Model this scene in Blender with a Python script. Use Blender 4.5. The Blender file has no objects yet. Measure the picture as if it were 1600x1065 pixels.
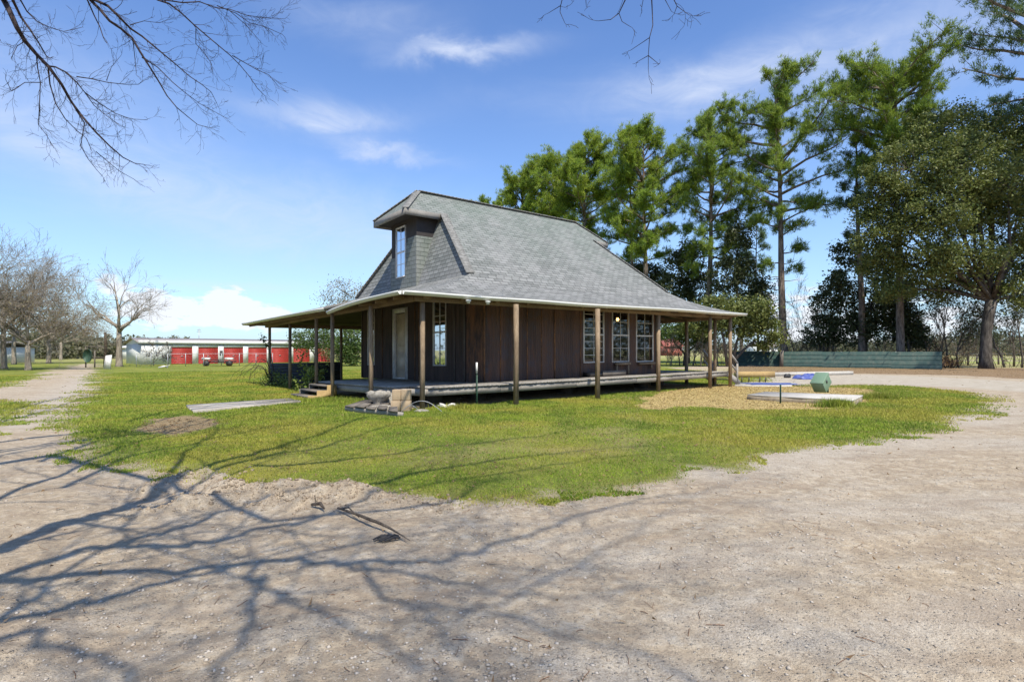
import bpy, math, random
import numpy as np
from mathutils import Vector
R = math.radians
scene = bpy.context.scene
COL = scene.collection
F, HZ, CX, CAMH = 838.0, 547.0, 800.0, 1.53

SAZ = math.atan2(.37, -.929); SEL = R(57)
SUND = Vector((math.sin(SAZ)*math.cos(SEL), math.cos(SAZ)*math.cos(SEL), math.sin(SEL)))
# ------------------------------------------------------------------ helpers
def hashn(ix, iy, s):
    n = (ix.astype(np.int64)*374761393 + iy.astype(np.int64)*668265263 + s*1274126177) & 0x7fffffff
    n = ((n ^ (n >> 13))*1274126177) & 0x7fffffff
    return ((n ^ (n >> 16)) & 0xffff)/65535.0
def vnoise(x, y, s=0):
    x = np.asarray(x, float); y = np.asarray(y, float)
    ix = np.floor(x); iy = np.floor(y); fx = x-ix; fy = y-iy
    fx = fx*fx*(3-2*fx); fy = fy*fy*(3-2*fy)
    a = hashn(ix, iy, s); b = hashn(ix+1, iy, s); c = hashn(ix, iy+1, s); d = hashn(ix+1, iy+1, s)
    return (a*(1-fx)+b*fx)*(1-fy)+(c*(1-fx)+d*fx)*fy
def fbm(x, y, s=0, o=4):
    t = 0; a = .5
    for k in range(o):
        t = t+a*vnoise(x*2**k, y*2**k, s+k); a *= .5
    return t
def segdist(px, py, poly, closed=False):
    d = np.full(np.shape(px), 1e9)
    n = len(poly)
    for i in range(n if closed else n-1):
        ax, ay = poly[i]; bx, by = poly[(i+1) % n]
        dx, dy = bx-ax, by-ay; L = dx*dx+dy*dy+1e-12
        t = np.clip(((px-ax)*dx+(py-ay)*dy)/L, 0, 1)
        d = np.minimum(d, np.hypot(px-ax-t*dx, py-ay-t*dy))
    return d
def inside(px, py, poly):
    c = np.zeros(np.shape(px), bool); n = len(poly)
    for i in range(n):
        ax, ay = poly[i]; bx, by = poly[(i+1) % n]
        if ay == by: continue
        k = ((ay > py) != (by > py)) & (px < (bx-ax)*(py-ay)/(by-ay)+ax)
        c ^= k
    return c
def sdist(px, py, poly):
    d = segdist(px, py, poly, True)
    return np.where(inside(px, py, poly), d, -d)
def gnd(px, py, z=0.0):
    Y = (CAMH-z)*F/(py-HZ)
    return ((px-CX)/F*Y, Y)
def at(px, py, Y):
    return Vector(((px-CX)/F*Y, Y, CAMH+(HZ-py)/F*Y))

RUTS = [([(235,765),(270,750),(310,746),(350,752)], .09, .20), ([(300,790),(350,782),(400,776),(440,774)], .08, .14),
        ([(345,764),(400,766),(455,770),(520,772),(560,770)], .09, .15), ([(455,792),(500,786),(540,780)], .06, .11),
        ([(230,800),(290,786),(330,770)], .06, .14), ([(400,795),(430,788),(470,781)], .05, .09),
        ([(560,775),(640,784),(740,788)], .04, .15)]
RUTW = [([gnd(*p) for p in pl], h, w) for pl, h, w in RUTS]
TRK = [[gnd(*p) for p in pl] for pl in ([(1700,742),(1400,765),(1100,810),(800,880),(500,940),(150,1000),(-300,1080)], [(1750,820),(1400,850),(1150,900),(900,985),(700,1080)], [(-100,760),(60,730),(200,760),(330,810),(560,850),(900,830),(1300,745)])]
def gh(x, y):
    x = np.asarray(x, float); y = np.asarray(y, float)
    d = np.hypot(x, y)
    near = np.exp(-(d/18)**2)
    z = (fbm(x*.5, y*.5, 3, 3)-.45)*.10*near*np.clip(d/2, 0, 1)
    z = z+(fbm(x*3, y*3, 9, 3)-.45)*.022*np.exp(-(d/14)**2)
    z = z+(fbm(x*1.1, y*1.1, 15, 3)-.45)*.07*np.exp(-(d/16)**2)
    z = z-.014*(np.exp(-(segdist(x, y, TRK[0])/.14)**2)+np.exp(-(segdist(x, y, TRK[1])/.14)**2)+np.exp(-(segdist(x, y, TRK[2])/.12)**2))*(.4+.9*vnoise(x*2, y*2, 44))
    m = np.zeros_like(z)
    msk = (d < 12)
    for pl, h, w in RUTW:
        dd = segdist(x+.12*(vnoise(x*4, y*4, 5)-.5), y+.16*(vnoise(x*3, y*3, 6)-.5), pl)
        m = m+h*np.exp(-(dd/w)**2)*(.55+.9*vnoise(x*5, y*5, 8))
    m = m*msk
    z = z+m*(1+.5*(fbm(x*11, y*11, 12, 2)-.4))+np.clip(m/.05, 0, 1)*((fbm(x*9, y*9, 21, 4)-.45)*.11-.006)
    return z
def ghs(x, y): return float(gh(np.array([x]), np.array([y]))[0])

class MB:
    def __init__(s, auto=False): s.v = []; s.n = 0; s.f = []; s.uv = []; s.hasuv = False; s.auto = auto; s.done = []
    def cut(s):
        if s.v:
            m = MB(); m.v, m.n, m.f, m.uv, m.hasuv = s.v, s.n, s.f, s.uv, s.hasuv; s.done.append(m); s.v = []; s.n = 0; s.f = []; s.uv = []; s.hasuv = False
    def add(s, v, f, uv=None):
        if s.auto: s.cut()
        v = np.asarray(v, float).reshape(-1, 3)
        if isinstance(f, np.ndarray): fs = [f]
        else:
            by = {}
            for q in f: by.setdefault(len(q), []).append(q)
            fs = [np.array(q) for q in by.values()]
        for q in fs:
            s.f.append(q.astype(np.int64)+s.n)
            if uv is not None: s.uv.append(np.asarray(uv, float)[q].reshape(-1, 2)); s.hasuv = True
            else: s.uv.append(np.zeros((q.size, 2)))
        s.v.append(v); s.n += len(v); return s
    def poly(s, pts, uv=None):
        return s.add(pts, [tuple(range(len(pts)))], uv)
    def hexa(s, p):   # 8 points: bottom 4 ccw, top 4 ccw
        return s.add(p, [(3,2,1,0),(4,5,6,7),(0,1,5,4),(1,2,6,5),(2,3,7,6),(3,0,4,7)])
    def box(s, x0, x1, y0, y1, z0, z1):
        return s.hexa([(x0,y0,z0),(x1,y0,z0),(x1,y1,z0),(x0,y1,z0),(x0,y0,z1),(x1,y0,z1),(x1,y1,z1),(x0,y1,z1)])
    def beam(s, a, b, w, h, up=(0,0,1)):
        a = Vector(a); b = Vector(b); d = (b-a).normalized(); u = Vector(up)
        sd = d.cross(u)
        if sd.length < 1e-4: sd = d.cross(Vector((1,0,0)))
        sd.normalize(); u = sd.cross(d).normalized(); sd = sd*w/2; u = u*h/2
        return s.hexa([a-sd-u, a+sd-u, b+sd-u, b-sd-u, a-sd+u, a+sd+u, b+sd+u, b-sd+u])
    def tube(s, pts, rad, n=6):
        P = np.array([tuple(p) for p in pts], float); k = len(P)
        rad = np.full(k, rad) if np.isscalar(rad) else np.asarray(rad, float)
        T = np.gradient(P, axis=0); T /= np.linalg.norm(T, axis=1)[:, None]+1e-12
        ref = np.array([0.,0.,1.]) if abs(T[0][2]) < .9 else np.array([1.,0.,0.])
        V = []
        a = np.arange(n)*2*math.pi/n; ca = np.cos(a)[:, None]; sa = np.sin(a)[:, None]
        for i in range(k):
            u = ref-T[i]*ref.dot(T[i]); u /= np.linalg.norm(u)+1e-12; ref = u
            w = np.cross(T[i], u)
            V.append(P[i]+rad[i]*(ca*u+sa*w))
        V = np.concatenate(V)
        i = np.arange(k-1)[:, None]*n; j = np.arange(n)[None, :]; j2 = (j+1) % n
        q = np.stack([i+j, i+j2, i+n+j2, i+n+j], -1).reshape(-1, 4)
        fs = [q]
        s.f.append(q+s.n); s.uv.append(np.zeros((q.size, 2)))
        if rad[0] > .02:
            c = np.array([list(range(n))[::-1], list(range((k-1)*n, k*n))]); s.f.append(c+s.n); s.uv.append(np.zeros((c.size, 2)))
        s.v.append(V); s.n += len(V); return s
    def lathe(s, prof, c=(0,0,0), n=16, ax=None):
        V = []; m = len(prof)
        for r, z in prof:
            for k in range(n):
                a = 2*math.pi*k/n; V.append((c[0]+r*math.cos(a), c[1]+r*math.sin(a), c[2]+z))
        fcs = [(i*n+j, i*n+(j+1) % n, (i+1)*n+(j+1) % n, (i+1)*n+j) for i in range(m-1) for j in range(n)]
        fcs += [tuple(range(n))[::-1], tuple(range((m-1)*n, m*n))]
        return s.add(V, fcs)
    def build(s, name, mat, parent=None, smooth=False, label=None):
        if s.done:
            s.cut(); r = [m.build(name, mat, parent, smooth, label) for m in s.done]; return r[0]
        V = np.concatenate(s.v)
        if parent is not None: V = V-np.array(wloc(parent))
        me = bpy.data.meshes.new(name)
        sizes = np.concatenate([np.full(len(q), q.shape[1]) for q in s.f]); idx = np.concatenate([q.ravel() for q in s.f])
        me.vertices.add(len(V)); me.vertices.foreach_set('co', V.ravel())
        me.loops.add(len(idx)); me.loops.foreach_set('vertex_index', idx.astype(np.int32))
        me.polygons.add(len(sizes)); st = np.concatenate([[0], np.cumsum(sizes)[:-1]])
        me.polygons.foreach_set('loop_start', st.astype(np.int32)); me.polygons.foreach_set('loop_total', sizes.astype(np.int32))
        if smooth: me.polygons.foreach_set('use_smooth', np.ones(len(sizes), bool))
        if s.hasuv:
            l = me.uv_layers.new(name='UVMap'); l.data.foreach_set('uv', np.concatenate(s.uv).ravel())
        me.update(calc_edges=True); me.validate()
        me.materials.append(mat)
        o = bpy.data.objects.new(name, me); COL.objects.link(o)
        if parent is not None: o.parent = parent
        if label: o['label'] = label
        return o
WL = {}
def wloc(o):
    if o.name in WL: return WL[o.name]
    p = np.array(o.location, float)
    if o.parent is not None: p = p+np.array(wloc(o.parent))
    return p
def tag(o, label=None, cat=None, group=None, kind=None):
    if label: o['label'] = label
    if cat: o['category'] = cat
    if group: o['group'] = group
    if kind: o['kind'] = kind
    return o
def thing(name, label, cat, loc=(0,0,0), group=None):
    o = bpy.data.objects.new(name, None); COL.objects.link(o); o.location = loc; o.empty_display_size = .2
    return tag(o, label, cat, group)

# ------------------------------------------------------------------ materials
class NT:
    def __init__(s, name, rough=.8, spec=.3, metal=0):
        s.m = bpy.data.materials.new(name); s.m.use_nodes = True; s.t = s.m.node_tree; s.N = s.t.nodes; s.L = s.t.links
        s.b = s.N['Principled BSDF']; s.b.inputs['Roughness'].default_value = rough
        s.b.inputs['Specular IOR Level'].default_value = spec; s.b.inputs['Metallic'].default_value = metal
        s.geo = s.N.new('ShaderNodeTexCoord')
    def co(s, k='Object', scale=(1,1,1), rot=(0,0,0)):
        m = s.N.new('ShaderNodeMapping'); m.inputs['Scale'].default_value = scale; m.inputs['Rotation'].default_value = rot
        s.L.new(s.geo.outputs[k], m.inputs[0]); return m.outputs[0]
    def gpos(s, scale=(1,1,1)):
        g = s.N.new('ShaderNodeNewGeometry'); m = s.N.new('ShaderNodeMapping'); m.inputs['Scale'].default_value = scale
        s.L.new(g.outputs['Position'], m.inputs[0]); return m.outputs[0]
    def noise(s, v, sc, det=4, rough=.55, dist=0):
        n = s.N.new('ShaderNodeTexNoise'); n.inputs['Scale'].default_value = sc; n.inputs['Detail'].default_value = det
        n.inputs['Roughness'].default_value = rough; n.inputs['Distortion'].default_value = dist
        s.L.new(v, n.inputs['Vector']); return n.outputs['Fac']
    def vor(s, v, sc, out='Distance', feat='F1', rnd=1):
        n = s.N.new('ShaderNodeTexVoronoi'); n.feature = feat; n.inputs['Scale'].default_value = sc
        n.inputs['Randomness'].default_value = rnd
        s.L.new(v, n.inputs['Vector']); return n.outputs[out]
    def ramp(s, f, stops, interp='LINEAR'):
        r = s.N.new('ShaderNodeValToRGB'); r.color_ramp.interpolation = interp
        e = r.color_ramp.elements
        while len(e) < len(stops): e.new(.5)
        for q, (p, c) in zip(e, stops):
            q.position = p; q.color = (c, c, c, 1) if np.isscalar(c) else tuple(c)+(1,)
        s.L.new(f, r.inputs[0]); return r.outputs[0]
    def mix(s, f, a, b, mode='MIX'):
        m = s.N.new('ShaderNodeMix'); m.data_type = 'RGBA'; m.blend_type = mode; m.clamp_factor = True
        for sock, x in ((m.inputs[0], f), (m.inputs[6], a), (m.inputs[7], b)):
            if isinstance(x, (int, float)): sock.default_value = x if sock == m.inputs[0] else (x, x, x, 1)
            elif isinstance(x, tuple): sock.default_value = x+(1,)
            else: s.L.new(x, sock)
        return m.outputs[2]
    def math(s, op, a, b=0.0, c=None, clamp=False):
        m = s.N.new('ShaderNodeMath'); m.operation = op; m.use_clamp = clamp
        for i, x in enumerate((a, b) if c is None else (a, b, c)):
            if isinstance(x, (int, float)): m.inputs[i].default_value = x
            else: s.L.new(x, m.inputs[i])
        return m.outputs[0]
    def sep(s, v):
        n = s.N.new('ShaderNodeSeparateXYZ'); s.L.new(v, n.inputs[0]); return n.outputs
    def attr(s, name, out='Color'):
        a = s.N.new('ShaderNodeAttribute'); a.attribute_name = name; return a.outputs[out]
    def col(s, c):
        if isinstance(c, tuple): s.b.inputs['Base Color'].default_value = c+(1,)
        else: s.L.new(c, s.b.inputs['Base Color'])
        return s
    def bump(s, h, st=.4, d=.02, prev=None):
        b = s.N.new('ShaderNodeBump'); b.inputs['Strength'].default_value = st; b.inputs['Distance'].default_value = d
        s.L.new(h, b.inputs['Height'])
        if prev is not None: s.L.new(prev, b.inputs['Normal'])
        s.L.new(b.outputs[0], s.b.inputs['Normal']); return b.outputs[0]
    def rough(s, r): s.L.new(r, s.b.inputs['Roughness']); return s
    def transl(s, c, f=.3):
        t = s.N.new('ShaderNodeBsdfTranslucent')
        if isinstance(c, tuple): t.inputs[0].default_value = c+(1,)
        else: s.L.new(c, t.inputs[0])
        m = s.N.new('ShaderNodeMixShader'); m.inputs[0].default_value = f
        s.L.new(s.b.outputs[0], m.inputs[1]); s.L.new(t.outputs[0], m.inputs[2])
        s.L.new(m.outputs[0], s.N['Material Output'].inputs[0]); return s
M = {}
def wood(name, c1, c2, sc=(3,3,.4), rough=.85, grain=14):
    t = NT(name, rough, .2); v = t.co('Object', sc)
    n = t.noise(v, grain, 6, .65, .4); big = t.noise(t.co('Object'), 1.3, 3)
    c = t.mix(t.ramp(n, [(.3, 0.), (.7, 1.)]), c1, c2)
    c = t.mix(t.ramp(big, [(.35, 0.), (.75, .6)]), c, tuple(x*.55 for x in c1))
    t.col(c); t.bump(n, .5, .008); M[name] = t.m; return t.m
wood('weathered_post', (.17,.115,.07), (.47,.35,.23), (6,6,.5))
wood('grey_deck_wood', (.20,.18,.155), (.48,.44,.385), (1.2,1.2,6))
wood('pale_new_wood', (.34,.22,.09), (.60,.43,.2), (5,5,1))
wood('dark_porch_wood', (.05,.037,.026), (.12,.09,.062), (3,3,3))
wood('rafter_wood', (.14,.095,.055), (.30,.21,.13), (3,3,3))
wood('aged_board', (.10,.085,.07), (.30,.26,.215), (3,3,3))
wood('walk_board', (.30,.27,.23), (.52,.47,.40), (3,3,3), grain=8)
def bark(name, c1, c2, sc=3.0, vs=(3,3,.6)):
    t = NT(name, .9, .15); v = t.gpos(vs)
    n = t.noise(v, sc, 6, .7, .3); big = t.noise(t.gpos(), .8, 3)
    c = t.mix(t.ramp(n, [(.35, 0.), (.65, 1.)]), c1, c2)
    c = t.mix(t.ramp(big, [(.4, 0.), (.7, .5)]), c, tuple(x*.6 for x in c1))
    t.col(c); t.bump(n, .7, .04); M[name] = t.m
bark('pine_bark', (.07,.05,.04), (.36,.29,.23), 2.2)
bark('oak_bark', (.045,.038,.03), (.19,.165,.14), 2.5)
bark('grey_bark', (.085,.07,.055), (.25,.215,.18), 3)
bark('pale_bark', (.16,.13,.10), (.42,.36,.28), 3)
bark('twig_bark', (.035,.026,.028), (.10,.075,.07), 8)
bark('near_bark', (.05,.038,.03), (.22,.18,.14), 20)
def leafmat(name, cols, sc=.7, fine=9, tr=.28, rough=.55, spec=.3):
    t = NT(name, rough, spec); g = t.gpos()
    n = t.noise(g, sc, 3); f = t.noise(g, fine, 2)
    a = t.mix(t.ramp(n, [(.3, 0.), (.7, 1.)]), cols[0], cols[1])
    c = t.mix(t.ramp(f, [(.42, 0.), (.66, 1.)]), a, cols[2])
    t.col(c); t.transl(t.mix(.3, c, (.2,.3,.03)), tr); M[name] = t.m
leafmat('pine_needles', ((.21,.31,.04), (.37,.44,.055), (.12,.19,.05)), .35, 3, .38)
leafmat('pine_needles_far', ((.25,.36,.035), (.41,.47,.055), (.15,.23,.045)), .3, 2, .4)
leafmat('pine_needles_blue', ((.10,.16,.07), (.17,.24,.08), (.07,.11,.07)), .35, 3, .35)
leafmat('broad_leaves', ((.07,.10,.025), (.16,.19,.045), (.24,.24,.08)), .7, 6, .25, .5, .3)
leafmat('holly_leaves', ((.025,.042,.018), (.06,.08,.025), (.11,.11,.05)), .6, 5, .18, .5, .3)
leafmat('green_leaves', ((.07,.13,.03), (.13,.20,.04), (.10,.12,.05)), .7, 5, .3)
leafmat('bud_leaves', ((.22,.18,.09), (.33,.28,.13), (.24,.16,.11)), .8, 5, .3)
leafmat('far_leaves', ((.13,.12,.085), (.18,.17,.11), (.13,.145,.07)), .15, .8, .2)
leafmat('bush_leaves', ((.13,.20,.04), (.24,.30,.06), (.33,.36,.10)), 3, 20, .35)
leafmat('dead_leaves', ((.22,.13,.06), (.35,.23,.11), (.14,.08,.045)), 2, 30, .15)
leafmat('straw', ((.42,.31,.13), (.58,.45,.2), (.28,.18,.08)), 1.5, 25, .2)

def shingle(name, green):
    t = NT(name, .92, .15); uv = t.co('UV')
    b = t.N.new('ShaderNodeTexBrick'); b.offset = .5; b.inputs['Scale'].default_value = 1
    b.inputs['Brick Width'].default_value = .31; b.inputs['Row Height'].default_value = .15
    b.inputs['Mortar Size'].default_value = .011; b.inputs['Mortar Smooth'].default_value = .3; b.inputs['Bias'].default_value = .1
    b.inputs['Color1'].default_value = (.19,.19,.18,1); b.inputs['Color2'].default_value = (.33,.325,.31,1); b.inputs['Mortar'].default_value = (.055,.055,.05,1)
    t.L.new(uv, b.inputs['Vector'])
    z = t.sep(t.gpos())[2]
    g = t.math('MULTIPLY', t.ramp(t.math('DIVIDE', z, 8.0), [(.45, .12), (.85, .75)]), t.ramp(t.noise(t.gpos(), 1.4, 4), [(.3,.5),(.7,1.)]))
    c = t.mix(t.math('ADD', g, green), b.outputs['Color'], t.mix(.55, b.outputs['Color'], (.16,.24,.17)))
    fine = t.noise(t.gpos(), 60, 3, .8)
    c = t.mix(t.ramp(fine, [(.35, .5), (.7, 0.)]), c, (.07,.07,.07))
    st = t.noise(t.gpos((1,1,.3)), 1.1, 4)
    c = t.mix(t.ramp(st, [(.45, 0.), (.75, .4)]), c, (.29,.28,.27))
    t.col(c)
    sy = t.sep(uv)[1]; saw = t.math('FRACT', t.math('DIVIDE', sy, .15))
    h = t.math('ADD', t.math('MULTIPLY', saw, -.7), b.outputs['Fac'] if False else t.math('MULTIPLY', b.outputs['Fac'], -.5))
    t.bump(t.math('ADD', h, t.math('MULTIPLY', fine, .25)), .7, .02); M[name] = t.m
t = NT('cap_shingle', .9, .15); n = t.noise(t.gpos(), 8, 5, .7); t.col(t.mix(t.ramp(n, [(.35,0.),(.7,1.)]), (.15,.145,.13), (.32,.31,.285))); t.bump(n, .5, .01); M['cap_shingle'] = t.m
shingle('roof_shingles', 0.0); shingle('dormer_shingles', .35)
t = NT('corrugated_rust', .6, .3, .15); g = t.gpos((1,1,.16)); n = t.noise(g, 5, 6, .7, .3); n2 = t.noise(t.gpos((2.5,2.5,.25)), 2, 4)
c = t.mix(t.ramp(n, [(.35,0.),(.7,1.)]), (.075,.044,.033), (.15,.085,.058)); c = t.mix(t.ramp(t.noise(t.gpos((1.3,1.3,.03)), 1.6, 2), [(.42,.55),(.5,0.)]), c, (.05,.034,.03)); c = t.mix(t.ramp(n2, [(.52,0.),(.70,.7)]), c, (.17,.075,.04))
zz = t.sep(t.gpos())[2]
c = t.mix(t.ramp(t.noise(t.gpos(), 2.5, 5, .7), [(.5,0.),(.66,.6)]), c, (.07,.065,.075)); t.col(c); t.rough(t.ramp(n, [(.3,.45),(.7,.75)])); M['corrugated_rust'] = t.m
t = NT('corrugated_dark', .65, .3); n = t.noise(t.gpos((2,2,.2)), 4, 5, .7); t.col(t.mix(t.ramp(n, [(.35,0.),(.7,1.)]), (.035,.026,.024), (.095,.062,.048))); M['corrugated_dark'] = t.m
t = NT('seam_rust', .8, .2); n = t.noise(t.gpos((4,4,.8)), 5, 6, .75)
t.col(t.mix(t.ramp(n, [(.4,0.),(.62,1.)]), (.09,.055,.04), (.34,.17,.075))); M['seam_rust'] = t.m
t = NT('rust_panel', .8, .2); n = t.noise(t.gpos((2,2,.4)), 3, 6, .75)
t.col(t.mix(t.ramp(n, [(.42,0.),(.6,1.)]), (.06,.042,.035), (.16,.08,.045))); M['rust_panel'] = t.m
def paint(name, c, rough=.5, dirt=.35, dc=(.25,.2,.14), metal=0, sc=3):
    t = NT(name, rough, .4, metal); n = t.noise(t.gpos(), sc, 6, .7); n2 = t.noise(t.gpos((1,1,.2)), sc*3, 4)
    f = t.math('MULTIPLY', t.ramp(n, [(.45,0.),(.75,1.)]), dirt); f = t.math('ADD', f, t.math('MULTIPLY', t.ramp(n2, [(.5,0.),(.8,1.)]), dirt*.5))
    t.col(t.mix(f, c, dc)); t.bump(n2, .15, .01); M[name] = t.m
paint('white_gutter', (.66,.66,.61), .45, .25, (.4,.42,.33))
paint('white_trim', (.72,.70,.66), .5, .4)
paint('door_paint', (.66,.58,.46), .55, .45, (.2,.13,.08))
paint('dark_trim', (.10,.085,.075), .7, .6, (.2,.17,.14))
paint('fascia_grey', (.23,.215,.19), .7, .5, (.12,.1,.08))
paint('dormer_dark', (.04,.034,.032), .8, .4, (.08,.07,.06))
paint('green_metal', (.03,.068,.058), .6, .6, (.12,.13,.10))
paint('box_green', (.16,.25,.16), .5, .4, (.25,.28,.2), 0, 6)
paint('dark_green_metal', (.03,.08,.05), .5, .2)
paint('concrete', (.50,.47,.42), .9, .5, (.28,.25,.2), 0, 4)
paint('concrete_block', (.46,.34,.21), .95, .6, (.22,.16,.11), 0, 5)
paint('rough_concrete', (.36,.33,.28), .95, 1.0, (.07,.06,.045), 0, 9)
paint('storage_white', (.72,.72,.68), .6, .15, (.5,.49,.42), 0, 3)
paint('storage_red', (.52,.055,.045), .55, .25, (.28,.06,.05), 0, 4)
paint('storage_roof', (.36,.31,.28), .7, .5, (.16,.13,.12), 0, .5)
paint('dark_metal', (.04,.04,.042), .5, .3)
paint('galvanized', (.38,.39,.40), .45, .3, (.25,.24,.22), .4)
paint('blue_tarp', (.06,.09,.30), .5, .5, (.26,.26,.36), 0, 5)
paint('yellow_paint', (.7,.6,.12), .6, .3)
paint('rust_red', (.42,.12,.09), .7, .5)
paint('black_plastic', (.025,.025,.028), .6, .3)
paint('siding_grey', (.095,.105,.125), .7, .5, (.06,.06,.06))
paint('interior', (.06,.05,.042), .9, .3)
t = NT('window_glass', .05, .5)
gl = t.N.new('ShaderNodeBsdfGlossy'); gl.inputs['Roughness'].default_value = .03; gl.inputs[0].default_value = (.85,.9,1,1)
tr = t.N.new('ShaderNodeBsdfTransparent'); tr.inputs[0].default_value = (.4,.42,.42,1)
lw = t.N.new('ShaderNodeLayerWeight'); lw.inputs[0].default_value = .35
mx = t.N.new('ShaderNodeMixShader'); t.L.new(t.ramp(lw.outputs['Fresnel'], [(0., .10), (.6, .75)]), mx.inputs[0]); t.L.new(tr.outputs[0], mx.inputs[1]); t.L.new(gl.outputs[0], mx.inputs[2])
t.L.new(mx.outputs[0], t.N['Material Output'].inputs[0]); M['window_glass'] = t.m
t = NT('lamp_glow'); t.b.inputs['Emission Color'].default_value = (1,.5,.15,1); t.b.inputs['Emission Strength'].default_value = 14; M['lamp_glow'] = t.m
t = NT('reflection_panel', .9); n = t.noise(t.gpos(), 9, 4); t.col(t.mix(t.ramp(n, [(.4,0.),(.7,1.)]), (.12,.11,.12), (.4,.38,.4))); M['reflection_panel'] = t.m

# ------------------------------------------------------------------ ground
G = lambda L: [gnd(*p) for p in L]
ISLAND = G([(138,577),(152,590),(150,606),(122,630),(104,655),(106,682),(140,712),(175,728),(250,741),(330,752),(425,762),(500,763),(585,771),(660,779),(740,783),(820,781),(890,772),(960,767),(1040,757),(1110,737),(1180,718),(1250,700),(1330,688),(1410,680),(1470,668),(1530,646),(1555,625),(1500,610),(1430,604),(1340,601),(1250,603),(1180,601)])+[(14,30),(14,48),(30,58),(60,75),(120,120),(60,420),(-330,420),(-58,75)]
LEFTG = G([(0,606),(40,594),(70,582),(110,574),(125,569)])+[(-60,110),(-62,200),(-300,300),(-200,60),(-60,22)]
PATCH = G([(-60,622),(0,625),(40,628),(62,632),(45,640),(20,652),(-5,668),(-70,690)])
DRIVE = G([(1200,585),(1320,584),(1450,588),(1600,596),(1900,604),(1900,626),(1600,612),(1480,604),(1350,599),(1180,601),(1140,597),(1150,590)])
STRAW = G([(985,634),(1010,620),(1050,610),(1120,600),(1180,602),(1260,604),(1340,606),(1368,612),(1350,628),(1280,640),(1160,640),(1060,636),(1010,640)])
BARE1 = G([(222,668),(245,655),(290,650),(330,655),(350,662),(310,672),(270,682),(235,676)])
LITTER = G([(1130,583),(1150,572),(1300,573),(1600,575),(2200,580),(2200,596),(1600,592),(1500,586),(1300,583),(1200,584)])
FARR = [(14,40),(40,46),(200,60),(700,300),(700,2900),(-900,2900),(-900,420),(60,420),(120,118),(60,76)]
def masks(x, y):
    isl = np.maximum(np.maximum(sdist(x, y, ISLAND), sdist(x, y, LEFTG)), sdist(x, y, PATCH))
    w = .22+.022*np.hypot(x, y)
    wob = (fbm(x*1.3, y*1.3, 31, 4)-.47)*1.3
    gr = np.clip(.5+(isl+wob*w*2.2)/(2*w), 0, 1)
    rel = np.stack([x+1.1, y-16.3], 0); uu = rel[0]*.786+rel[1]*.618; vv = -rel[0]*.636+rel[1]*.772
    gr = np.where((uu > -2.5) & (uu < 11.7) & (vv > -1.0) & (vv < 9), 0, gr)
    st = np.clip(.5+(sdist(x, y, STRAW)+wob*.8)/1.2, 0, 1)
    b1 = np.clip(.5+(sdist(x, y, BARE1)+wob*.6)/.8, 0, 1)
    dr = np.clip(.5+(sdist(x, y, DRIVE)+wob*.3)/1.0, 0, 1)
    li = np.clip(.5+(sdist(x, y, LITTER)+wob*1.2)/2.5, 0, 1)
    # thin lawn seen toward the middle and right of the island
    dryc = segdist(x, y, G([(640,700),(800,695),(960,690),(1040,655)]))
    dry = np.clip(1.15-dryc/2.6, 0, 1)*np.clip(fbm(x*1.1, y*1.1, 41, 3)*2-.35, 0, 1)
    dry = np.maximum(dry, .5*np.clip(1-np.abs(isl)/.9, 0, 1)*(np.hypot(x, y) < 30))
    far = np.clip((np.hypot(x, y)-75)/50, 0, 1)
    far = np.maximum(far, np.clip(sdist(x, y, FARR)/6+.5, 0, 1))
    return gr, st, b1, dr, li, dry, far
GL = [(G([(1120,735),(1200,722),(1300,700),(1420,690),(1600,690),(1750,700)]), .8), (G([(1000,870),(1140,880),(1260,860)]), .35), (G([(1240,800),(1400,790),(1560,780)]), .5), (G([(1500,660),(1600,640),(1800,640)]), 1.0),
      (G([(0,668),(60,640),(110,610),(140,585)]), .9), (G([(1150,980),(1350,1000),(1500,960),(1650,940)]), .3), (G([(900,1040),(1050,1055)]), .25), (G([(250,720),(380,755)]), .2), (G([(1050,960),(1180,940)]), .12)]
def gravelmask(x, y):
    m = 0*x
    for q in TRK: dd = segdist(x, y, q); m = np.maximum(m, .62*np.exp(-((dd-.26)/.12)**2))
    for pl, w in GL: m = np.maximum(m, np.exp(-(segdist(x, y, pl)/w)**2))
    return m
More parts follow.
